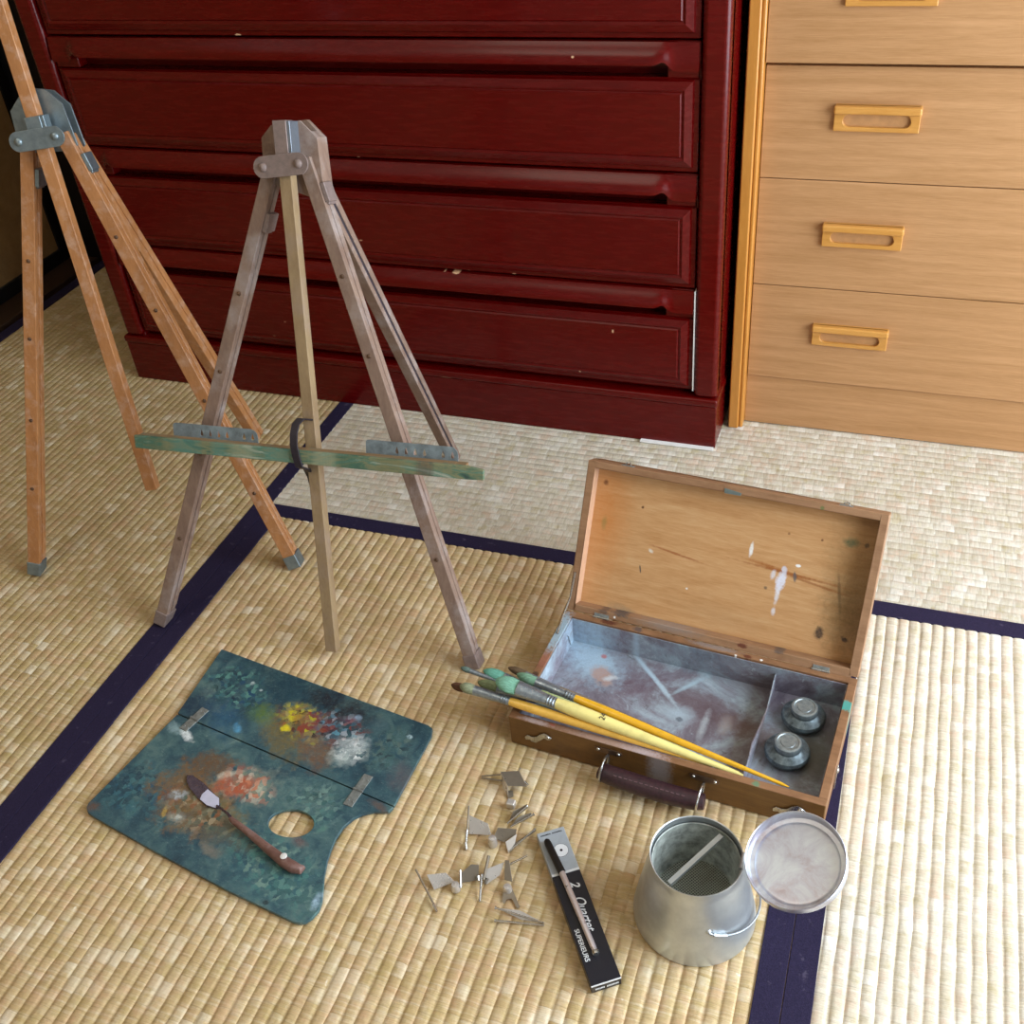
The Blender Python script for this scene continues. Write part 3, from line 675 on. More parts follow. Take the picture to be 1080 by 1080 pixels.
# zinc lining
def zinc_material():
    t = NT('zinc_lining')
    a = t.noise(14, 6, .7, dist=.6); b_ = t.noise(50, 6, .7, dist=1.5)
    col = t.ramp(a, [(.32, srgb(98,88,98)), (.46, srgb(128,122,132)), (.58, srgb(156,168,178)), (.72, srgb(190,204,214))])
    col = t.mix(t.rng(b_, .60, .72, 0, .7), col, srgb(186,200,208)); col = t.mix(t.rng(b_, .40, .30, 0, .6), col, srgb(58,58,60))
    bb = []
    def q(p, rx, ry, rot, c, st, soft=.5): bb.append((p[0], p[1], rx, ry, rot, c, st, soft))
    q((0.1053,0.1457),.045,.030,-20,srgb(98,76,88),.75); q((0.1985,0.1275),.050,.030,-15,srgb(100,80,84),.7); q((0.2680,0.1121),.03,.015,-15,srgb(112,84,78),.7)
    q((0.0473,0.1612),.045,.028,-40,srgb(170,196,214),.9); q((0.1328,0.2000),.070,.012,-8,srgb(140,166,180),.7); q((0.0690,0.1382),.018,.012,-40,srgb(176,138,120),.85,.3)
    q((0.0799,0.1368),.008,.004,30,srgb(200,206,210),.9); q((0.1196,0.1684),.003,.034,50,srgb(176,198,214),.9); q((0.1512,0.1411),.003,.024,48,srgb(180,200,212),.9); q((0.1805,0.1599),.003,.024,-38,srgb(170,194,206),.85)
    q((0.1806,0.1097),.017,.011,-10,srgb(172,190,202),.9,.7); q((0.1543,0.0922),.022,.004,-8,srgb(170,186,196),.7); q((0.2145,0.1008),.004,.020,0,srgb(176,184,190),.8,.6); q((0.2393,0.1097),.006,.012,0,srgb(168,160,158),.7,.6)
    q((0.0597,0.1710),.0035,.0035,0,srgb(184,84,74),.8,.4); q((0.1833,0.1009),.004,.004,0,srgb(92,100,110),.9,.3); q((0.3323,0.1044),.05,.05,0,srgb(112,116,108),.55,.6); q((0.3506,0.0960),.02,.03,0,srgb(84,92,82),.6,.6)
    col = t.blobs(col, bb, .42, 130)
    t.bump(t.math('ADD', a, t.math('MULTIPLY', b_, .5)), .35, .0015)
    return t.done(col, t.rng(b_, .3, .7, .40, .60), .2, .5)
ZL = zinc_material()
q0 = .0012; x0, x1, y0, y1 = T+.0002, BW-T-.0002, T+.0002, BD-T-.0002; zt = BH-.003
lin = MB().box((x0,y0,.004),(x1,y1,.0052)).box((x0,y0,.0052),(x0+q0,y1,zt)).box((x1-q0,y0,.0052),(x1,y1,zt)).box((x0+q0,y0,.0052),(x1-q0,y0+q0,zt)).box((x0+q0,y1-q0,.0052),(x1-q0,y1,zt))
lin.build('zinc_lining', ZL, pbx, local=True, bevel=.0004)
dx = .281
dv = [(dx+.000,y0+q0,.0052),(dx+.0012,y0+q0,.0052),(dx+.0012,y1-q0,.0052),(dx,y1-q0,.0052)]
mbd = MB()
ys = [y0+q0+(y1-y0-2*q0)*k/6 for k in range(7)]
dxs = [0,.001,-.001,.0015,.003,.0015,0]
for k in range(6):
    mbd.hexa([(dx+dxs[k]*0,ys[k],.0052),(dx+.0012,ys[k],.0052),(dx+.0012,ys[k+1],.0052),(dx,ys[k+1],.0052),(dx+dxs[k],ys[k],.036),(dx+dxs[k]+.0012,ys[k],.036),(dx+dxs[k+1]+.0012,ys[k+1],.036),(dx+dxs[k+1],ys[k+1],.036)])
mbd.build('divider', ZL, pbx, local=True)
# lid, in its own tilted frame
LA = math.radians(90-29.27); LD = .2033; LT = .024
def panel_material():
    t = NT('lid_panel')
    v = t.map(sc=(1,9,9)); a = t.noise(9, 6, .6, v, .8); b_ = t.noise(60, 4, .6, v)
    col = t.ramp(t.math('ADD', t.math('MULTIPLY', a, .6), t.math('MULTIPLY', b_, .4)), [(.3, srgb(178,128,78)), (.52, srgb(196,150,102)), (.7, srgb(206,166,120))])
    bb = []
    def q(p, rx, ry, rot, c, st=.9, soft=.4): bb.append((p[0], p[1], rx, ry, rot, c, st, soft))
    q((0.0296,0.1312),.022,.070,0,srgb(192,114,44),.55,.8); q((0.3563,0.1064),.030,.085,4,srgb(124,98,58),.6,.7); q((0.3486,0.0684),.020,.030,4,srgb(96,80,48),.5,.8)  # the two dark right-hand patches paint the shade inside the lid
    q((0.1277,0.1000),.032,.0014,-8,srgb(148,76,30),.8,.5); q((0.2766,0.1045),.055,.0016,-3,srgb(140,76,24),.85,.5); q((0.2525,0.1079),.030,.0022,-8,srgb(150,82,26),.8,.6); q((0.3068,0.0977),.035,.0014,-8,srgb(136,74,26),.7,.5)
    q((0.2647,0.0920),.0055,.0130,-8,srgb(220,222,236),1,.25); q((0.2540,0.0995),.0028,.006,-10,srgb(214,210,216),.9,.4); q((0.2668,0.1073),.003,.006,10,srgb(206,206,220),.9,.3); q((0.2632,0.0732),.0022,.010,-5,srgb(222,222,228),.85,.5); q((0.2620,0.0530),.0022,.004,0,srgb(222,222,228),.8,.5)
    q((0.2223,0.1248),.0022,.0085,-2,srgb(232,230,226),1,.35); q((0.2821,0.1167),.0035,.0020,0,srgb(240,240,240),1,.15); q((0.2806,0.1017),.0018,.006,10,srgb(84,88,92),.9,.3)
    q((0.0761,0.1517),.0019,.0019,0,srgb(84,44,24),.95,.25); q((0.0848,0.0703),.0010,.0050,14,srgb(70,66,66),.95,.3); q((0.0950,0.0969),.0035,.0022,-40,srgb(226,222,210),.8,.4); q((0.0218,0.1745),.0028,.0035,20,srgb(90,40,22),.8,.4); q((0.0270,0.1216),.003,.008,0,srgb(134,122,66),.6,.5)
    q((0.3392,0.1576),.0085,.0050,0,srgb(78,98,70),.8,.5); q((0.3570,0.1577),.003,.003,0,srgb(50,50,44),.8,.4); q((0.3208,0.0384),.0050,.0070,0,srgb(52,42,40),.95,.35); q((0.3519,0.0374),.0045,.0028,-20,srgb(52,42,44),.9,.35)
    q((0.2477,0.0808),.002,.002,0,srgb(100,84,70),.8,.4); q((0.3049,0.1541),.0016,.0016,0,srgb(96,50,28),.8,.3); q((0.2645,0.1543),.0014,.0014,0,srgb(96,50,28),.6,.3)
    q((0.1497,0.0576),.0014,.0012,0,srgb(232,228,220),1,.3); q((0.3364,0.0922),.0016,.022,12,srgb(84,66,42),.6,.6); q((0.0747,0.0079),.02,.006,-14,srgb(140,122,100),.6,.6); q((0.2056,0.0284),.05,.012,-4,srgb(172,134,92),.4,.8)
    col = t.blobs(col, bb, .38, 160)
    t.bump(b_, .12, .0006)
    return t.done(col, .5, 0, .35)
LPM = panel_material()
RIMW = wood('lid_rim_wood', srgb(132,96,68), srgb(162,124,92), 0, scale=9, stretch=7, rough=.5, spec=.35, bump=.2, dirt=(srgb(110,74,48),20,.5), ws=260, warp=.5, blobs=[
  bx(.070,.012,.012,.005,-10,srgb(66,64,66),.9), bx(.050,.008,.006,.004,0,srgb(80,66,60),.8), bx(.14,.008,.035,.006,0,srgb(140,128,120),.7,.6), bx(.235,.006,.006,.003,0,srgb(90,34,22),.9), bx(.28,.010,.006,.003,0,srgb(74,70,70),.8), bx(.30,.196,.0022,.003,0,srgb(84,110,60),.8), bx(.066,.004,.0015,.0015,0,srgb(240,240,236),1)])
PALE = plain('lid_side_pale', srgb(204,160,128), .5, var=.08)
lt = MB().box((0,0,-LT),(T,LD,0)).box((BW-T,0,-LT),(BW,LD,0)).box((T,0,-LT),(BW-T,T,0)).box((T,LD-T,-LT),(BW-T,LD,0))
lid = lt.build('lid', RIMW, pbx, local=True, bevel=.0015)
lid.matrix_basis = Matrix.Translation(V((0, BD, BH+.0016))) @ Matrix.Rotation(LA, 4, 'X')
MB().box((.001,.001,-LT-.003),(BW-.001,LD-.001,-LT+.003)).build('lid_panel', LPM, lid, local=True, bevel=.001)
MB().box((T,T,-LT+.003),(T+.0006,LD-T,-.001)).build('lid_side_lining', PALE, lid, local=True)
CHR = plain('bright_steel', srgb(190,188,184), .25, .95, var=.1, vs=100)
# lid catch plate on the rim, staples at the top
def lw(x, y, z): return (x, y, z)
cpt = (0.1916,0.1959)
MB().prism([(cpt[0]-.011,cpt[1]+.0032),(cpt[0]-.010,cpt[1]-.0032),(cpt[0]+.010,cpt[1]-.0030),(cpt[0]+.011,cpt[1]+.0005)], XY, 0, .0012).build('catch_plate', plain('grey_plate', srgb(128,142,140), .4, .6), lid, local=True, bevel=.0003)
for p in ((0.0521,0.2056), (0.3262,0.2078)):
    x = p[0]
    ct = MB().box((x-.008,LD-.0002,-.012),(x+.008,LD+.0010,-.003)).build('catch', STE, lid, local=True, bevel=.0003)
    MB().tube([(x-.004,LD,-.007),(x-.002,LD+.004,-.007),(x+.003,LD+.004,-.007),(x+.004,LD,-.007)], .0011, 8).build('catch_hook', CHR, ct, local=True)
for p in ((0.0482,0.0063), (0.3331,0.0024)):
    x = p[0]
    h = MB().box((x-.010,-.0005,-.0005),(x+.010,.0045,.0008)).build('hinge', STE, lid, local=True, bevel=.0003)
    MB().tube([(x-.011,-.001,.0006),(x+.011,-.001,.0006)], .0014, 10).build('hinge_pin', CHR, h, local=True)
# folding stay at the left
MB().tube([bw(.0045,.150,BH+.001), bw(.0040,.172,BH+.012), bw(.0035,BD+.004,BH+.020), bw(.0050,BD+.022,BH+.050)], [.0014,.0013,.0013,.0016], 8).build('lid_stay', CHR, pbx)
MB().tube([bw(.0050,.150,BH+.001), bw(.0115,.168,.030), bw(.0125,.172,.010)], .0006, 6).build('stay_string', CHR, pbx)
# front fittings: two hooks, the handle
def hook(xc, flip, name='hook'):
    y = -.0012
    s = flip
    o = [(0,.0045),(.0035,.0052),(.0075,.0022),(.0110,-.0022),(.0150,-.0042),(.0200,-.0035),(.0225,-.0068),(.0220,-.0100),(.0175,-.0085),(.0165,-.0105),(.0120,-.0105),(.0075,-.0060),(.0035,-.0012),(-.0012,-.0018),(-.0040,.0012)]
    fr = lambda a, b_, n: (xc+a*s*1.35, -n, .031+b_*1.35)
    hk = MB().prism(o, fr, .0012, .0022).build('hook', CHR, pbx, local=True, bevel=.0003)
    MB().lathe([(.0034,0),(.0030,.0010),(.0012,.0018),(0,.0019)], (xc,-.0022,.0325), (0,-1,0), 14).build('hook_screw', CHR, hk, local=True)
hook((0.0391,0.0210)[0]+.012, -1)
hook(.352, -1)
for xc in (.142, .252):
    for s in (-1, 1):
        pass
hx0, hx1 = .128, .243
PLT = plain('handle_plate', srgb(120,98,82), .35, .8)
for xc in (hx0, hx1):
    pt = MB().prism(roundbar(xc-.013,xc+.013,.0375,.0375,.0042), lambda a, b_, n: (a, -n, b_), .0, .0012).build('handle_plate', PLT, pbx, local=True, bevel=.0003)
    for dx_ in (-.0125,.0125): MB().lathe([(.0022,0),(.0018,.0008),(0,.0011)], (xc+dx_,-.0012,.0375), (0,-1,0), 12).build('screw', CHR, pt, local=True)
    rg = [(xc, -.0012-.0085*math.sin(t)-.0085+.0085*0, .0360) for t in (0,)]
    loop = []
    for k in range(17):
        t = 2*math.pi*k/16
        loop.append((xc+.0010*math.sin(t), -.0170+.0165*math.cos(t), .0260+.0150*math.sin(t)+.0))
    MB().tube(loop, .0014, 8, cap=False).build('handle_ring', CHR, pt, local=True)
HL = plain('brown_leather', srgb(62,36,42), .42, var=.3, vs=250, bump=.35)
hp_ = [(hx0-.004,-.0195,.0225),(hx0+.002,-.0205,.0225),(hx0+.02,-.0215,.0220),(hx0+.05,-.0225,.0215),(hx1-.03,-.0225,.0215),(hx1-.004,-.0210,.0220),(hx1+.006,-.0200,.0225)]
MB().tube(hp_, [.0090,.0112,.0120,.0122,.0120,.0112,.0092], 18, up=(0,0,1), flat=.95).build('leather_handle', HL, pbx, local=True)
sm_ = MB()
for j in range(14):
    x = hx0+.016+j*.0062; sm_.tube([(x,-.0275,.0328),(x+.0036,-.0275,.0328)], .0005, 6)
sm_.build('stitching', plain('stitch', srgb(120,90,96), .6), pbx, local=True)
# hook on the right side wall
hk = MB().prism([(.060,.040),(.066,.042),(.070,.036),(.062,.020),(.064,.012),(.058,.008),(.054,.014),(.057,.024),(.056,.034)], lambda a, b_, n: (BW+n, a, b_), .0012, .0022).build('hook', CHR, pbx, local=True, bevel=.0003)
MB().lathe([(.0034,0),(.0030,.0010),(0,.0018)], (BW+.0022,.063,.036), (1,0,0), 14).build('hook_screw', CHR, hk, local=True)
# tiny burned stamp on the lid
txm = plain('stamp_ink', srgb(96,66,40), .6)
def text_mesh(s, size, mat, parent, M, name, shear=0, ext=.00015, local=True, sx=1.0, off=0.0):
    cu = bpy.data.curves.new(name, 'FONT'); cu.body = s; cu.size = size; cu.shear = shear; cu.extrude = ext; cu.align_x = 'LEFT'; cu.offset = off
    tmp = bpy.data.objects.new(name, cu); COL.objects.link(tmp)
    dg = bpy.context.evaluated_depsgraph_get(); me = bpy.data.meshes.new_from_object(tmp.evaluated_get(dg))
    bpy.data.objects.remove(tmp)
    me.transform(Matrix.Diagonal((sx,1,1,1))); me.transform(M)
    me.materials.clear(); me.materials.append(mat)
    o = bpy.data.objects.new(name, me); COL.objects.link(o); o.parent = parent; return o

# two dippers in the small compartment
OCM = plain('dipper_tin', srgb(120,134,140), .38, .5, var=.4, vs=110, bump=.35)
OCL = plain('dipper_cap', srgb(164,176,180), .34, .65, var=.25, vs=140, bump=.2)
oc = thing('oil_cup', 'round tin oil cup with screw cap, beside the back wall of the box compartment', 'oil cup', (0,0,0), 0, 'oil cups in the paint box')
MB().lathe([(0,0),(.0200,0),(.0235,.0025),(.0262,.0075),(.0266,.0105),(.0250,.0135),(.0190,.0165),(.0160,.0180),(.0155,.0205),(0,.0205)], (0,0,0), (0,0,1), 48).build('cup', OCM, oc, local=True)
MB().lathe([(0,.0195),(.0150,.0195),(.0158,.0205),(.0160,.0245),(.0152,.0262),(.0128,.0266),(.0120,.0258),(.0085,.0256),(.0080,.0262),(0,.0262)], (0,0,0), (0,0,1), 40).build('cap', OCL, oc, local=True)
p1 = (0.8835,-0.0232); p2 = (0.8720,-0.0820)
oc.matrix_basis = Matrix.Translation((p1[0], p1[1], .0058)) @ Matrix.Rotation(.3, 4, 'Z')
o2 = oc.copy(); COL.objects.link(o2)
for ch in list(oc.children):
    c2 = ch.copy(); COL.objects.link(c2); c2.parent = o2
o2.location = (p2[0], p2[1], .0058); o2['label'] = 'round tin oil cup with screw cap, the one nearer the front wall of the box'
oc['label'] = 'round tin oil cup with screw cap, the one nearer the lid hinge of the box'

# ------------------------------------------------------------------ brushes
FR = plain('ferrule', srgb(160,170,178), .32, .75, var=.25, vs=160, bump=.15)
def brush(label, tip, tail, rmax, hcol, bcol, bl, fl, flat=1.0, rb=None, fer=FR, mark=None, knob=None):
    tip = V(tip); tail = V(tail); L = (tail-tip).length; d = (tail-tip)/L
    root = thing('paintbrush', label, 'paintbrush', tip+d*L*.5, 0, 'paintbrushes across the paint box')
    P = lambda s: tip+d*s
    rb = rb or rmax*.9
    hm = hcol if not isinstance(hcol, tuple) else wood('brush_handle', hcol, tuple(min(1,k*1.15) for k in hcol[:3])+(1,), 0, scale=18, stretch=2, rough=.25, coat=.5, bump=.03, dirt=(tuple(k*.6 for k in hcol[:3])+(1,),40,.4))
    t = NT('bristles'); n = t.noise(700, 2, .6, t.map(sc=(.3,1,1))); bc2 = tuple(k*.55 for k in bcol[:3])+(1,)
    bmx = t.done(t.mix(t.rng(n, .3, .7), bcol, bc2), .75, 0, .2); 
    h0 = bl+fl
    MB().tube([P(0),P(bl*.10),P(bl*.30),P(bl*.6),P(bl)], [rb*.18,rb*.55,rb*.95,rb*1.12,rb*.95], 14, up=(0,0,1), flat=flat).build('bristles', bmx, root)
    F_ = [P(bl-.001),P(bl+fl*.4),P(bl+fl*.72)]; R_ = [rb*.98, (rb+rmax)/2*.98, rmax*.92]
    for k in range(3):
        F_ += [P(bl+fl*(.76+.07*k)), P(bl+fl*(.78+.07*k)), P(bl+fl*(.80+.07*k))]; R_ += [rmax*.92, rmax*1.02, rmax*.92]
    F_.append(P(bl+fl)); R_.append(rmax*.95)
    MB().tube(F_, R_, 16, up=(0,0,1), flat=(1+flat)/2 if flat < 1 else 1).build('ferrule', fer, root)
    R = L-h0
    MB().tube([P(h0-.001),P(h0+R*.04),P(h0+R*.14),P(h0+R*.3),P(h0+R*.6),P(h0+R*.85),P(h0+R*.97),P(L)], [rmax*.88,rmax*1.0,rmax*1.08,rmax*1.0,rmax*.72,rmax*.48,rmax*.38,rmax*.15], 16, up=(0,0,1)).build('handle', hm, root)
    return root, P, d
YEL = srgb(214,160,34); CRM = srgb(222,206,128)
g1 = srgb(128,168,140); g2 = srgb(136,190,164)
brush('dark orange-yellow round brush with green bristles, nearest the lid', (0.5440,-0.0966,0.0720), (0.8821,-0.1559,0.0449), .0052, YEL, g1, .028, .052, 1.0, .0060)
_, PP, dd = brush('thick cream-handled flat brush with pale green bristles and a small dark number', (0.5279,-0.1240,0.0860), (0.8315,-0.1520,0.0425), .0076, CRM, g2, .030, .050, .60, .0108)
brush('yellow-handled brush with grey-green bristles, lowest beside the front edge of the box', (0.4829,-0.1332,0.0730), (0.8010,-0.1496,0.0444), .0056, srgb(218,168,70), srgb(158,166,134), .020, .046, 1.0, .0062)
brush('slim brush with teal-green filbert bristles behind the thick cream brush', (0.4998,-0.0969,0.0670), (0.7617,-0.1037,0.0090), .0040, srgb(176,186,130), srgb(110,170,148), .028, .050, .7, .0078)
brush('thin dark brush with long wire-like ferrule, its small head nearest the easel foot', (0.4735,-0.1056,0.0740), (0.7173,-0.1017,0.0100), .0020, srgb(90,100,96), srgb(104,122,112), .013, .060, 1, .0034)
brush('pale teal brush with olive-green bristles lying between the cream and the yellow brush', (0.5009,-0.1191,0.0700), (0.7709,-0.1094,0.0100), .0042, srgb(160,180,170), srgb(124,132,94), .026, .050, .8, .0068)
brush('slim brush with rusty brown bristles beside the orange-yellow one', (0.5280,-0.0844,0.0670), (0.7683,-0.0968,0.0100), .0034, srgb(110,96,80), srgb(104,82,60), .024, .045, 1, .0046)
brush('dark purple-handled brush with a brown tip, its head farthest to the left at the front', (0.4687,-0.1283,0.0655), (0.7745,-0.1284,0.0200), .0038, srgb(52,40,64), srgb(104,72,54), .018, .044, 1, .0050)
# number on the cream handle
tm = plain('dark_ink', srgb(60,52,40), .6)
zax = V((0,0,1)); dx_ = -dd; sid = zax.cross(dd).normalized(); nn = dd.cross(sid).normalized()
if nn.z < 0: nn = -nn
c0 = V((0.6638,-0.1419,0.0700))
cc = PP((c0-PP(0)).dot(dd))
uu = sid.normalized(); vv = nn.cross(uu)
Mt = Matrix(((uu.x,vv.x,nn.x,0),(uu.y,vv.y,nn.y,0),(uu.z,vv.z,nn.z,0),(0,0,0,1)))
br = [o for o in bpy.data.objects if o.name.startswith('paintbrush') and 'cream-handled' in o.get('label','')][0]
text_mesh('24', .0100, tm, br, wm(br).inverted() @ Matrix.Translation(cc+nn*.0080-uu*.0045-vv*.003) @ Mt, 'number')

# ------------------------------------------------------------------ brush washer
ALU = plain('brushed_tin', srgb(206,212,216), .36, .8, var=.12, vs=30, bump=.1)
ALI = plain('tin_inside', srgb(120,124,118), .42, .7, var=.3, vs=60, bump=.2)
PX, PY, PH = .8083, -.3053, .0998
bwz = thing('brush_washer', 'conical tin brush washer pot with bail handle and hinged lid swung open', 'pot', (PX,PY,0))
MB().lathe([(0,.0008),(.0625,.0008),(.0636,.002),(.0636,.006),(.0610,.020),(.0550,.052),(.0480,.086),(.0463,.0935),(.0466,.0985),(.0462,PH),(.0452,.0992),(.0452,.093),(.0470,.083),(.0600,.018),(.0615,.003),(0,.003)], (PX,PY,0), seg=64).build('pot_body', ALU, bwz)
# bail wire hanging to the right, with its two lugs
e1 = V((0.8217,-0.3338,0.0460)); 
a0_ = math.atan2(e1.y-PY, e1.x-PX)
def on_cone(t, z, off): rr = .0636-z*.1763+off; return V((PX+rr*math.cos(t), PY+rr*math.sin(t), z))
wp = []
for k in range(41):
    q = k/40; wp.append(on_cone(a0_+math.pi*q, .051-.024*math.sin(math.pi*q)**.8, .0022+.006*math.sin(math.pi*q)**2))
MB().tube(wp, .0011, 8).build('bail_handle', plain('bail_wire', srgb(150,154,158), .4, .7, var=.1), bwz)
MB().tube(wp[1:5], .0018, 10).build('wire_sleeve', ALU, bwz)
for p in (wp[0], wp[-1]):
    d = V((p.x-PX, p.y-PY, .15*.05)).normalized()
    MB().lathe([(0,0),(.0034,0),(.0030,.0016),(.0015,.0030),(0,.0032)], p-d*.0030, d, 14).build('lug', ALU, bwz)
# lid
LN = V((-.2351,-.2931,1)).normalized(); LC = V((.9018,-.3017,.1258))
lidp = [(0,-.0130),(.0452,-.0130),(.0474,-.0122),(.0482,-.0100),(.0484,-.0005),(.0478,.0002),(.0470,-.0006),(.0466,-.0095),(.0455,-.0112),(.0412,-.0116),(.0400,-.0108),(.0380,-.0106),(.036,-.0106),(.02,-.0104),(0,-.0103)]
LIDM = NT('lid_tin'); a = LIDM.noise(26, 6, .7, dist=.8); 
lcol = LIDM.ramp(a, [(.35, srgb(186,176,184)), (.5, srgb(204,206,218)), (.65, srgb(222,228,234))]); LIDM.bump(a, .25, .0012)
LIDM = LIDM.done(lcol, LIDM.rng(a, .35, .65, .30, .46), .75)
ld = MB().lathe(lidp, LC, LN, 64).build('lid', LIDM, bwz)
hg = V((PX+.0466, PY+.004, .0985))
MB().tube([hg+V((-.002,-.008,.0015)), hg+V((-.002,.010,.0015))], .0022, 10).build('lid_hinge', ALU, bwz)
# the strainer basket inside
sb = thing('strainer_basket', 'sieve insert with flat cross strap sitting inside the tin brush washer', 'strainer', (PX,PY,.03))
SBM = plain('strainer_tin', srgb(186,192,184), .5, .2, var=.35, vs=80, bump=.3)
MB().lathe([(.0446,.0905),(.0440,.0915),(.0432,.0905),(.0415,.036),(.0400,.0335),(.0385,.0345),(.0385,.0325),(.0410,.0318),(.0428,.036),(.0446,.0905)], (PX,PY,0), seg=64).build('basket_wall', SBM, sb)
def mesh_material():
    t = NT('wire_mesh')
    w1 = t.n('ShaderNodeTexWave', wave_type='BANDS', bands_direction='X'); w1.inputs['Scale'].default_value = 130; t.link(t.map(rot=(0,0,.6)), w1.inputs['Vector'])
    w2 = t.n('ShaderNodeTexWave', wave_type='BANDS', bands_direction='Y'); w2.inputs['Scale'].default_value = 130; t.link(t.map(rot=(0,0,.6)), w2.inputs['Vector'])
    m = t.math('MAXIMUM', w1.outputs['Fac'], w2.outputs['Fac'])
    n = t.noise(40, 5, .6)
    col = t.mix(t.rng(m, .6, .95), srgb(50,50,44), srgb(158,162,150)); col = t.mix(t.rng(n, .5, .7, 0, .6), col, srgb(84,74,56))
    t.bump(m, .5, .0006); return t.done(col, .5, .2)
MB().lathe([(0,.0325),(.0393,.0325),(.0393,.0335),(0,.0335)], (PX,PY,0), seg=64).build('sieve', mesh_material(), sb)
A = V((0.8269,-0.2688,0.0890)); B_ = V((0.7859,-0.3260,0.0720))
def inside(p, r):
    d = V((p.x-PX, p.y-PY)); 
    if d.length > r: d = d.normalized()*r
    return V((PX+d.x, PY+d.y, p.z))
A = inside(A, .0418); B_ = inside(B_, .0405); dd = (B_-A).normalized(); sd = dd.cross(V((0,0,1))).normalized(); nn = sd.cross(dd)
MB().strip([A, A.lerp(B_,.5), B_], [sd*.0027]*3, [nn*.0005]*3).strip([A-sd*.0027+nn*0, B_-sd*.0027], [sd*.0005]*2, [nn*.0022]*2).build('cross_strap', ALU, sb)

# ------------------------------------------------------------------ slim carton with a pen-like tool on it
BKC = plain('black_print', srgb(16,16,30), .35, var=.1, coat=.3); SLC = plain('silver_print', srgb(176,184,192), .35, .2, var=.08); WHP = plain('white_print', srgb(226,228,230), .5, var=.02)
cA, cB, cC, cD = V((.6230,-.2690)), V((.6480,-.2530)), V((.7570,-.4060)), V((.7290,-.4230))
mid0 = (cA+cB)/2; mid1 = (cC+cD)/2; ax = (mid1-mid0); CL = ax.length; ax.normalize(); wv = V((-ax.y, ax.x)); CWH = .0158
ctn = thing('brush_carton', 'slim black and silver printed carton lying on the matting', 'box', (mid0.x, mid0.y, 0))
CF = lambda a, b_, n: (mid0.x+ax.x*b_+wv.x*a, mid0.y+ax.y*b_+wv.y*a, n)   # a across (towards the tin), b along
k0 = CL*.31
MB().fbox(CF,-CWH,CWH,0,k0,.0006,.0130).build('silver_end', SLC, ctn, bevel=.0006)
MB().fbox(CF,-CWH,CWH,k0,CL,.0006,.0130).build('black_body', BKC, ctn, bevel=.0006)
MB().fbox(CF,-CWH+.0002,CWH-.0002,k0-.0028,k0,.0130,.01315).fbox(CF,-CWH,CWH,CL-.0008,CL+.0001,.0118,.01312).build('white_band', WHP, ctn)
MB().lathe([(0,0),(.0086,0),(.0086,.00012),(0,.00012)], CF(.0035,k0*.50,.0130), (0,0,1), 32).build('round_seal', WHP, ctn)
MB().lathe([(.0082,.00012),(.0086,.00012),(.0086,.00022),(.0082,.00022)], CF(.0035,k0*.50,.0130), (0,0,1), 32).lathe([(0,.00012),(.0016,.00012),(.0016,.00022),(0,.00022)], CF(.0040,k0*.50,.0130), (0,0,1), 12).build('seal_ring', BKC, ctn)
wd = MB(); r = random.Random(3)
for (s0, s1) in ((-.0125,-.002),(.001,.0125)):
    x = s0
    while x < s1: wd.fbox(CF,x,x+.0009,.0042+r.uniform(-.0002,.0002),.0056,.0130,.01318); x += .0013
wd.build('small_print', BKC, ctn)
wd = MB()
for (s0, s1) in ((-.0115,-.003),(.0005,.0125)):
    x = s0
    while x < s1: wd.fbox(CF,x,x+.0010,CL,CL+.0003,.0050+r.uniform(-.0002,.0002),.0072); x += .0014
wd.build('small_print', WHP, ctn)
def carton_text(s, size, a, b_, shear, sx=1.0, off=0.0):
    # reads along the length, letter tops towards the tin pot
    X = V((ax.x, ax.y, 0)); Y = V((wv.x, wv.y, 0)); 
    M = Matrix(((X.x,Y.x,0,0),(X.y,Y.y,0,0),(0,0,1,0),(0,0,0,1)))
    p = V(CF(a, b_, .0132))
    text_mesh(s, size, WHP, ctn, wm(ctn).inverted() @ Matrix.Translation(p) @ M, 'lettering', shear, .0001, True, sx, off)
carton_text('2', .0135, .0005, k0+.012, .35, 1.0, .00025)
carton_text('Quartet', .0155, -.0010, k0+.030, .45, .80, .0001)
carton_text('SUPERIEURS', .0070, -.0125, k0+.066, 0, 1.0, .0001)
pn = thing('grip_holder', 'slim steel holder with black grip lying on the black and silver carton', 'pen', (0.6789,-0.3303,0.0160))
a0 = V((0.6364,-0.2771,0.0176)); a1 = V((0.6653,-0.3116,0.0176)); a2 = V((0.7253,-0.3894,0.0164))
MB().tube([a0, a0.lerp(a1,.04), a0.lerp(a1,.14), a0.lerp(a1,.8), a1, a1.lerp(a2,.01)], [.0018,.0034,.0041,.0043,.0043,.0028], 14).build('black_grip', BLK, pn)
MB().tube([a1, a1.lerp(a2,.55), a1.lerp(a2,.56), a1.lerp(a2,.93), a1.lerp(a2,.94), a2], [.0034,.0033,.0031,.0032,.0029,.0029], 14).build('tube', plain('pen_steel', srgb(214,204,208), .3, .7, var=.05), pn)
MB().lathe([(0,-.0034),(.0036,-.0024),(.0038,0),(.0034,.0014),(0,.0018)], a2, (a2-a1).normalized(), 14).build('end_cap', CHR, pn)

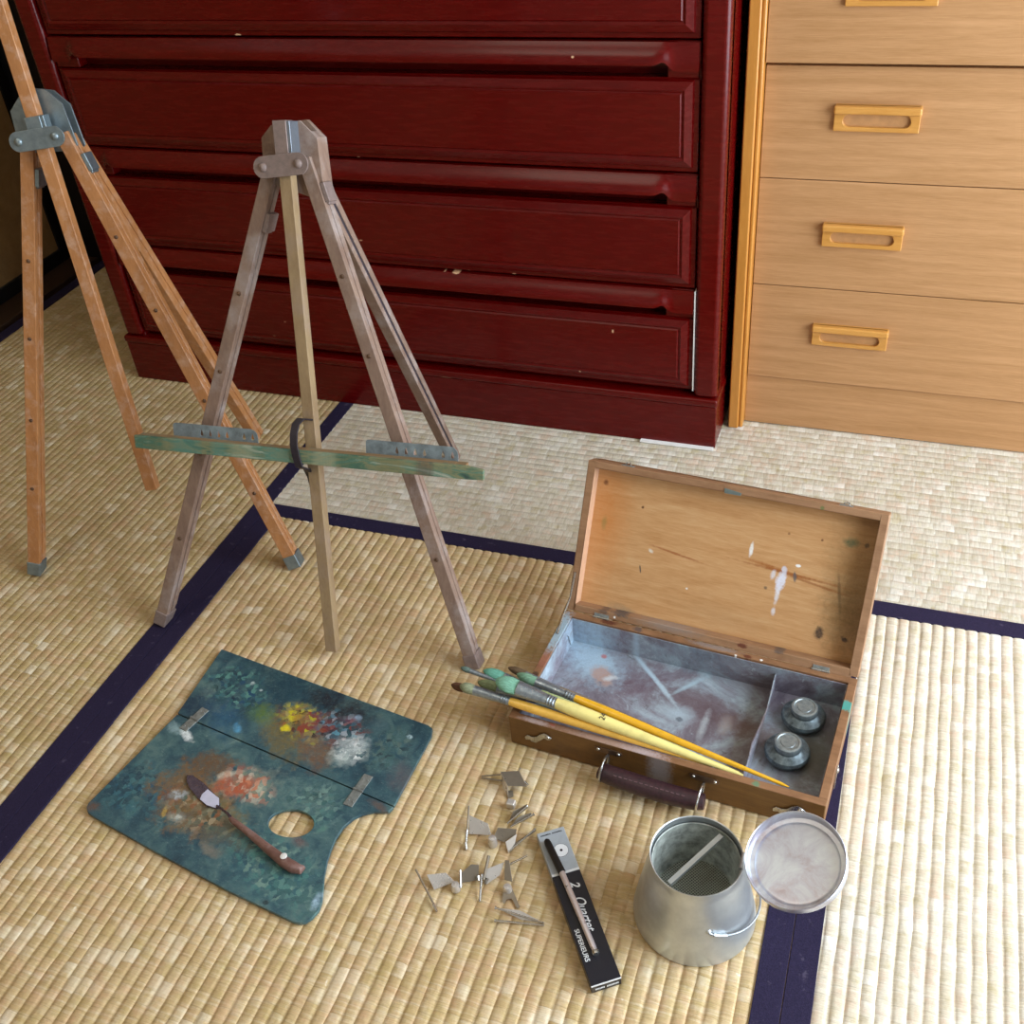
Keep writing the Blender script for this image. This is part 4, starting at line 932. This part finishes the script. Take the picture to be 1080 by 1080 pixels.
# ------------------------------------------------------------------ canvas clips
NK = plain('nickel', srgb(212,206,200), .3, .6, var=.05, vs=60)
NKD = plain('dull_nickel', srgb(150,140,126), .32, .7, var=.08, vs=60)
def plate(pts, nm, mat, root, th=.0006):
    p = [V(q) for q in pts]; n = (p[1]-p[0]).cross(p[2]-p[0]).normalized()*th*.5
    k = len(p); vs = [q-n for q in p]+[q+n for q in p]
    fs = [list(range(k))[::-1], [k+i for i in range(k)]]+[[i,(i+1)%k,k+(i+1)%k,k+i] for i in range(k)]
    return MB().add(vs, fs).build(nm, mat, root, bevel=.0002)
def pin(a, b_, root, r=.0012, nm='pin', mat=None, head=False):
    m = MB().tube([a, b_], [r, r*.8], 8)
    if head: m.lathe([(0,-.001),(.0018,-.0006),(.0018,.0008),(0,.0012)], a, (V(b_)-V(a)).normalized(), 10)
    return m.build(nm, mat or CHR, root)
def neck(p, root, r=.0045, h=.012):
    p = V(p); r *= 1.2; h *= 1.15; return MB().lathe([(0,0),(r,0),(r*1.05,h*.2),(r*.95,h*.7),(r*.75,h*.95),(0,h)], p, (0,0,1), 16).build('neck', NK, root)
cg = 'canvas clips scattered on the matting'
def clip(label, p): return thing('canvas_clip', label, 'clip', (p[0], p[1], 0), 0, cg)
k1 = clip('metal canvas clip nearest the paint box, topmost of the scattered clips', (0.5748,-0.2205))
plate([(0.5546,-0.2003,0.0140), (0.5752,-0.1924,0.0130), (0.5818,-0.2002,0.0125), (0.5913,-0.2107,0.0120), (0.5691,-0.2165,0.0130)], 'wing_plate', NKD, k1)
plate([(0.5546,-0.2003,0.0140), (0.5692,-0.2166,0.0132), (0.5711,-0.2231,0.0020), (0.5618,-0.2138,0.0012)], 'side_plate', NK, k1)
pin((0.5749,-0.1915,0.0128), (0.5758,-0.1887,0.0150), k1, .0008, 'tooth'); pin((0.5858,-0.2048,0.0125), (0.5907,-0.2062,0.0090), k1, .0012, 'tooth')
pin((0.5540,-0.2004,0.0085), (0.5308,-0.2046,0.0030), k1, .0010, mat=NKD); pin((0.5578,-0.2078,0.0075), (0.5316,-0.2069,0.0026), k1, .0012, mat=NKD)
plate([(0.5655,-0.2171,0.0030), (0.5742,-0.2146,0.0030), (0.5772,-0.2218,0.0025), (0.5721,-0.2258,0.0022)], 'tongue', NKD, k1, .0012)
c = V((0.5790,-0.2347,0.0055)); MB().box((c.x-.0052,c.y-.0045,.0012),(c.x+.0052,c.y+.0045,.0105)).build('neck', NK, k1, bevel=.0018)
plate([(0.5834,-0.2580,0.0020), (0.5861,-0.2471,0.0100), (0.5985,-0.2327,0.0100), (0.5994,-0.2333,0.0040)], 'wing_plate', NKD, k1)
plate([(0.5877,-0.2604,0.0015), (0.5926,-0.2503,0.0060), (0.6053,-0.2399,0.0060), (0.6067,-0.2413,0.0030)], 'wing_plate', NKD, k1)
pin((0.5997,-0.2360,0.0112), (0.5838,-0.2615,0.0060), k1, .0011, head=True); pin((0.6100,-0.2432,0.0085), (0.5885,-0.2637,0.0045), k1, .0011, head=True)
k2 = clip('metal canvas clip standing upright beside the silver end of the carton', (0.5756,-0.2851))
pin((0.5369,-0.2589,0.0180), (0.5495,-0.3053,0.0016), k2, .0011, head=False, mat=NKD); pin((0.5435,-0.2845,0.0100), (0.5467,-0.2975,0.0040), k2, .0017, 'tooth'); pin((0.5463,-0.2978,0.0042), (0.5496,-0.3041,0.0018), k2, .0018, 'tooth')
plate([(0.5408,-0.2684,0.0150), (0.5643,-0.2715,0.0120), (0.5710,-0.2803,0.0060), (0.5669,-0.2797,0.0022), (0.5453,-0.2851,0.0035)], 'wing_plate', NK, k2)
neck((0.5761,-0.2894,0.0008), k2, .0042, .0125)
plate([(0.5756,-0.2830,0.0080), (0.5773,-0.2737,0.0120), (0.5983,-0.2689,0.0110), (0.5982,-0.2732,0.0060), (0.5870,-0.2829,0.0016), (0.5796,-0.2828,0.0020)], 'wing_plate', NKD, k2)
plate([(0.5904,-0.2862,0.0075), (0.5999,-0.2739,0.0095), (0.6008,-0.2840,0.0050), (0.5962,-0.2944,0.0015)], 'side_plate', NK, k2)
pin((0.5962,-0.2944,0.0016), (0.6181,-0.2605,0.0090), k2, .0011); pin((0.5985,-0.2848,0.0016), (0.6183,-0.2616,0.0070), k2, .0014, mat=NKD)
k3 = clip('metal canvas clip farthest left, nearest the palette', (0.5548,-0.3500))
pin((0.5097,-0.3519,0.0160), (0.5425,-0.3797,0.0016), k3, .0012, mat=NKD); pin((0.5115,-0.3530,0.0130), (0.5466,-0.3842,0.0014), k3, .0011, mat=NKD); pin((0.5397,-0.3779,0.0030), (0.5468,-0.3848,0.0016), k3, .0016, 'tooth')
plate([(0.5228,-0.3528,0.0130), (0.5419,-0.3445,0.0125), (0.5538,-0.3482,0.0060), (0.5480,-0.3503,0.0030), (0.5341,-0.3619,0.0025)], 'wing_plate', NK, k3)
neck((0.5564,-0.3537,0.0008), k3, .0044, .0090); pin((0.5627,-0.3535,0.0070), (0.5577,-0.3393,0.0170), k3, .0015, 'tooth')
plate([(0.5577,-0.3466,0.0070), (0.5586,-0.3387,0.0120), (0.5661,-0.3281,0.0150), (0.5743,-0.3264,0.0150), (0.5772,-0.3373,0.0035), (0.5609,-0.3447,0.0020)], 'wing_plate', NKD, k3)
pin((0.5818,-0.3142,0.0175), (0.5837,-0.3385,0.0080), k3, .0019, mat=NKD); pin((0.5795,-0.3330,0.0090), (0.5870,-0.3608,0.0016), k3, .0015); pin((0.5760,-0.3358,0.0080), (0.5784,-0.3399,0.0060), k3, .0022, 'tooth')
k4 = clip('metal canvas clip with its long pins pointing right, lowest of the scattered clips', (0.6119,-0.3394))
plate([(0.5818,-0.3269,0.0100), (0.5994,-0.3133,0.0120), (0.5975,-0.3257,0.0040), (0.5868,-0.3396,0.0020), (0.5832,-0.3373,0.0024)], 'wing_plate', NK, k4)
pin((0.6035,-0.3110,0.0050), (0.6205,-0.2978,0.0100), k4, .0013); pin((0.5859,-0.3334,0.0050), (0.5854,-0.3388,0.0020), k4, .0022, 'tooth')
plate([(0.6000,-0.3128,0.0150), (0.6047,-0.3120,0.0150), (0.6140,-0.3300,0.0050), (0.6045,-0.3297,0.0040)], 'side_plate', NKD, k4)
neck((0.6120,-0.3404,0.0035), k4, .0042, .0070)
plate([(0.6076,-0.3415,0.0050), (0.6171,-0.3388,0.0050), (0.6309,-0.3546,0.0012), (0.6278,-0.3566,0.0010), (0.6197,-0.3485,0.0030), (0.6140,-0.3508,0.0030), (0.6133,-0.3553,0.0014), (0.6101,-0.3539,0.0014)], 'fork', NKD, k4, .0010)
k5 = k4
plate([(0.6081,-0.3662,0.0080), (0.6328,-0.3606,0.0060), (0.6604,-0.3648,0.0020), (0.6370,-0.3678,0.0012)], 'wing_plate', NK, k4)
pin((0.6076,-0.3664,0.0080), (0.6616,-0.3652,0.0022), k4, .0011, head=True); pin((0.6108,-0.3778,0.0030), (0.6623,-0.3674,0.0016), k4, .0013, head=True)

# ------------------------------------------------------------------ light
w = bpy.data.worlds.new('world'); SC.world = w; w.use_nodes = True
bg = w.node_tree.nodes['Background']; bg.inputs[0].default_value = (.62,.80,1.0,1); bg.inputs[1].default_value = 1.2
def area(name, loc, rot, sx, sy, power, col, spread=180):
    l = bpy.data.lights.new(name, 'AREA'); l.shape = 'RECTANGLE'; l.size = sx; l.size_y = sy; l.energy = power; l.color = col; l.spread = math.radians(spread)
    o = bpy.data.objects.new(name, l); COL.objects.link(o); o.location = loc; o.rotation_euler = rot; return o
area('window_daylight', (WX+.14, (WY0+WY1)/2, (WZ0+WZ1)/2), (0, math.radians(90), 0), WZ1-WZ0, WY1-WY0, 86, (.80,.90,1.0))
area('warm_fill', (-.1,-.8,2.28), (0,0,0), .7, .7, 5.5, (1,.90,.74))  # unseen warm fill added to brighten the left side, no fixture
SC.view_settings.view_transform = 'Standard'; SC.view_settings.look = 'None'; SC.view_settings.gamma = 1; SC.view_settings.exposure = 0; SC.view_settings.use_curve_mapping = False
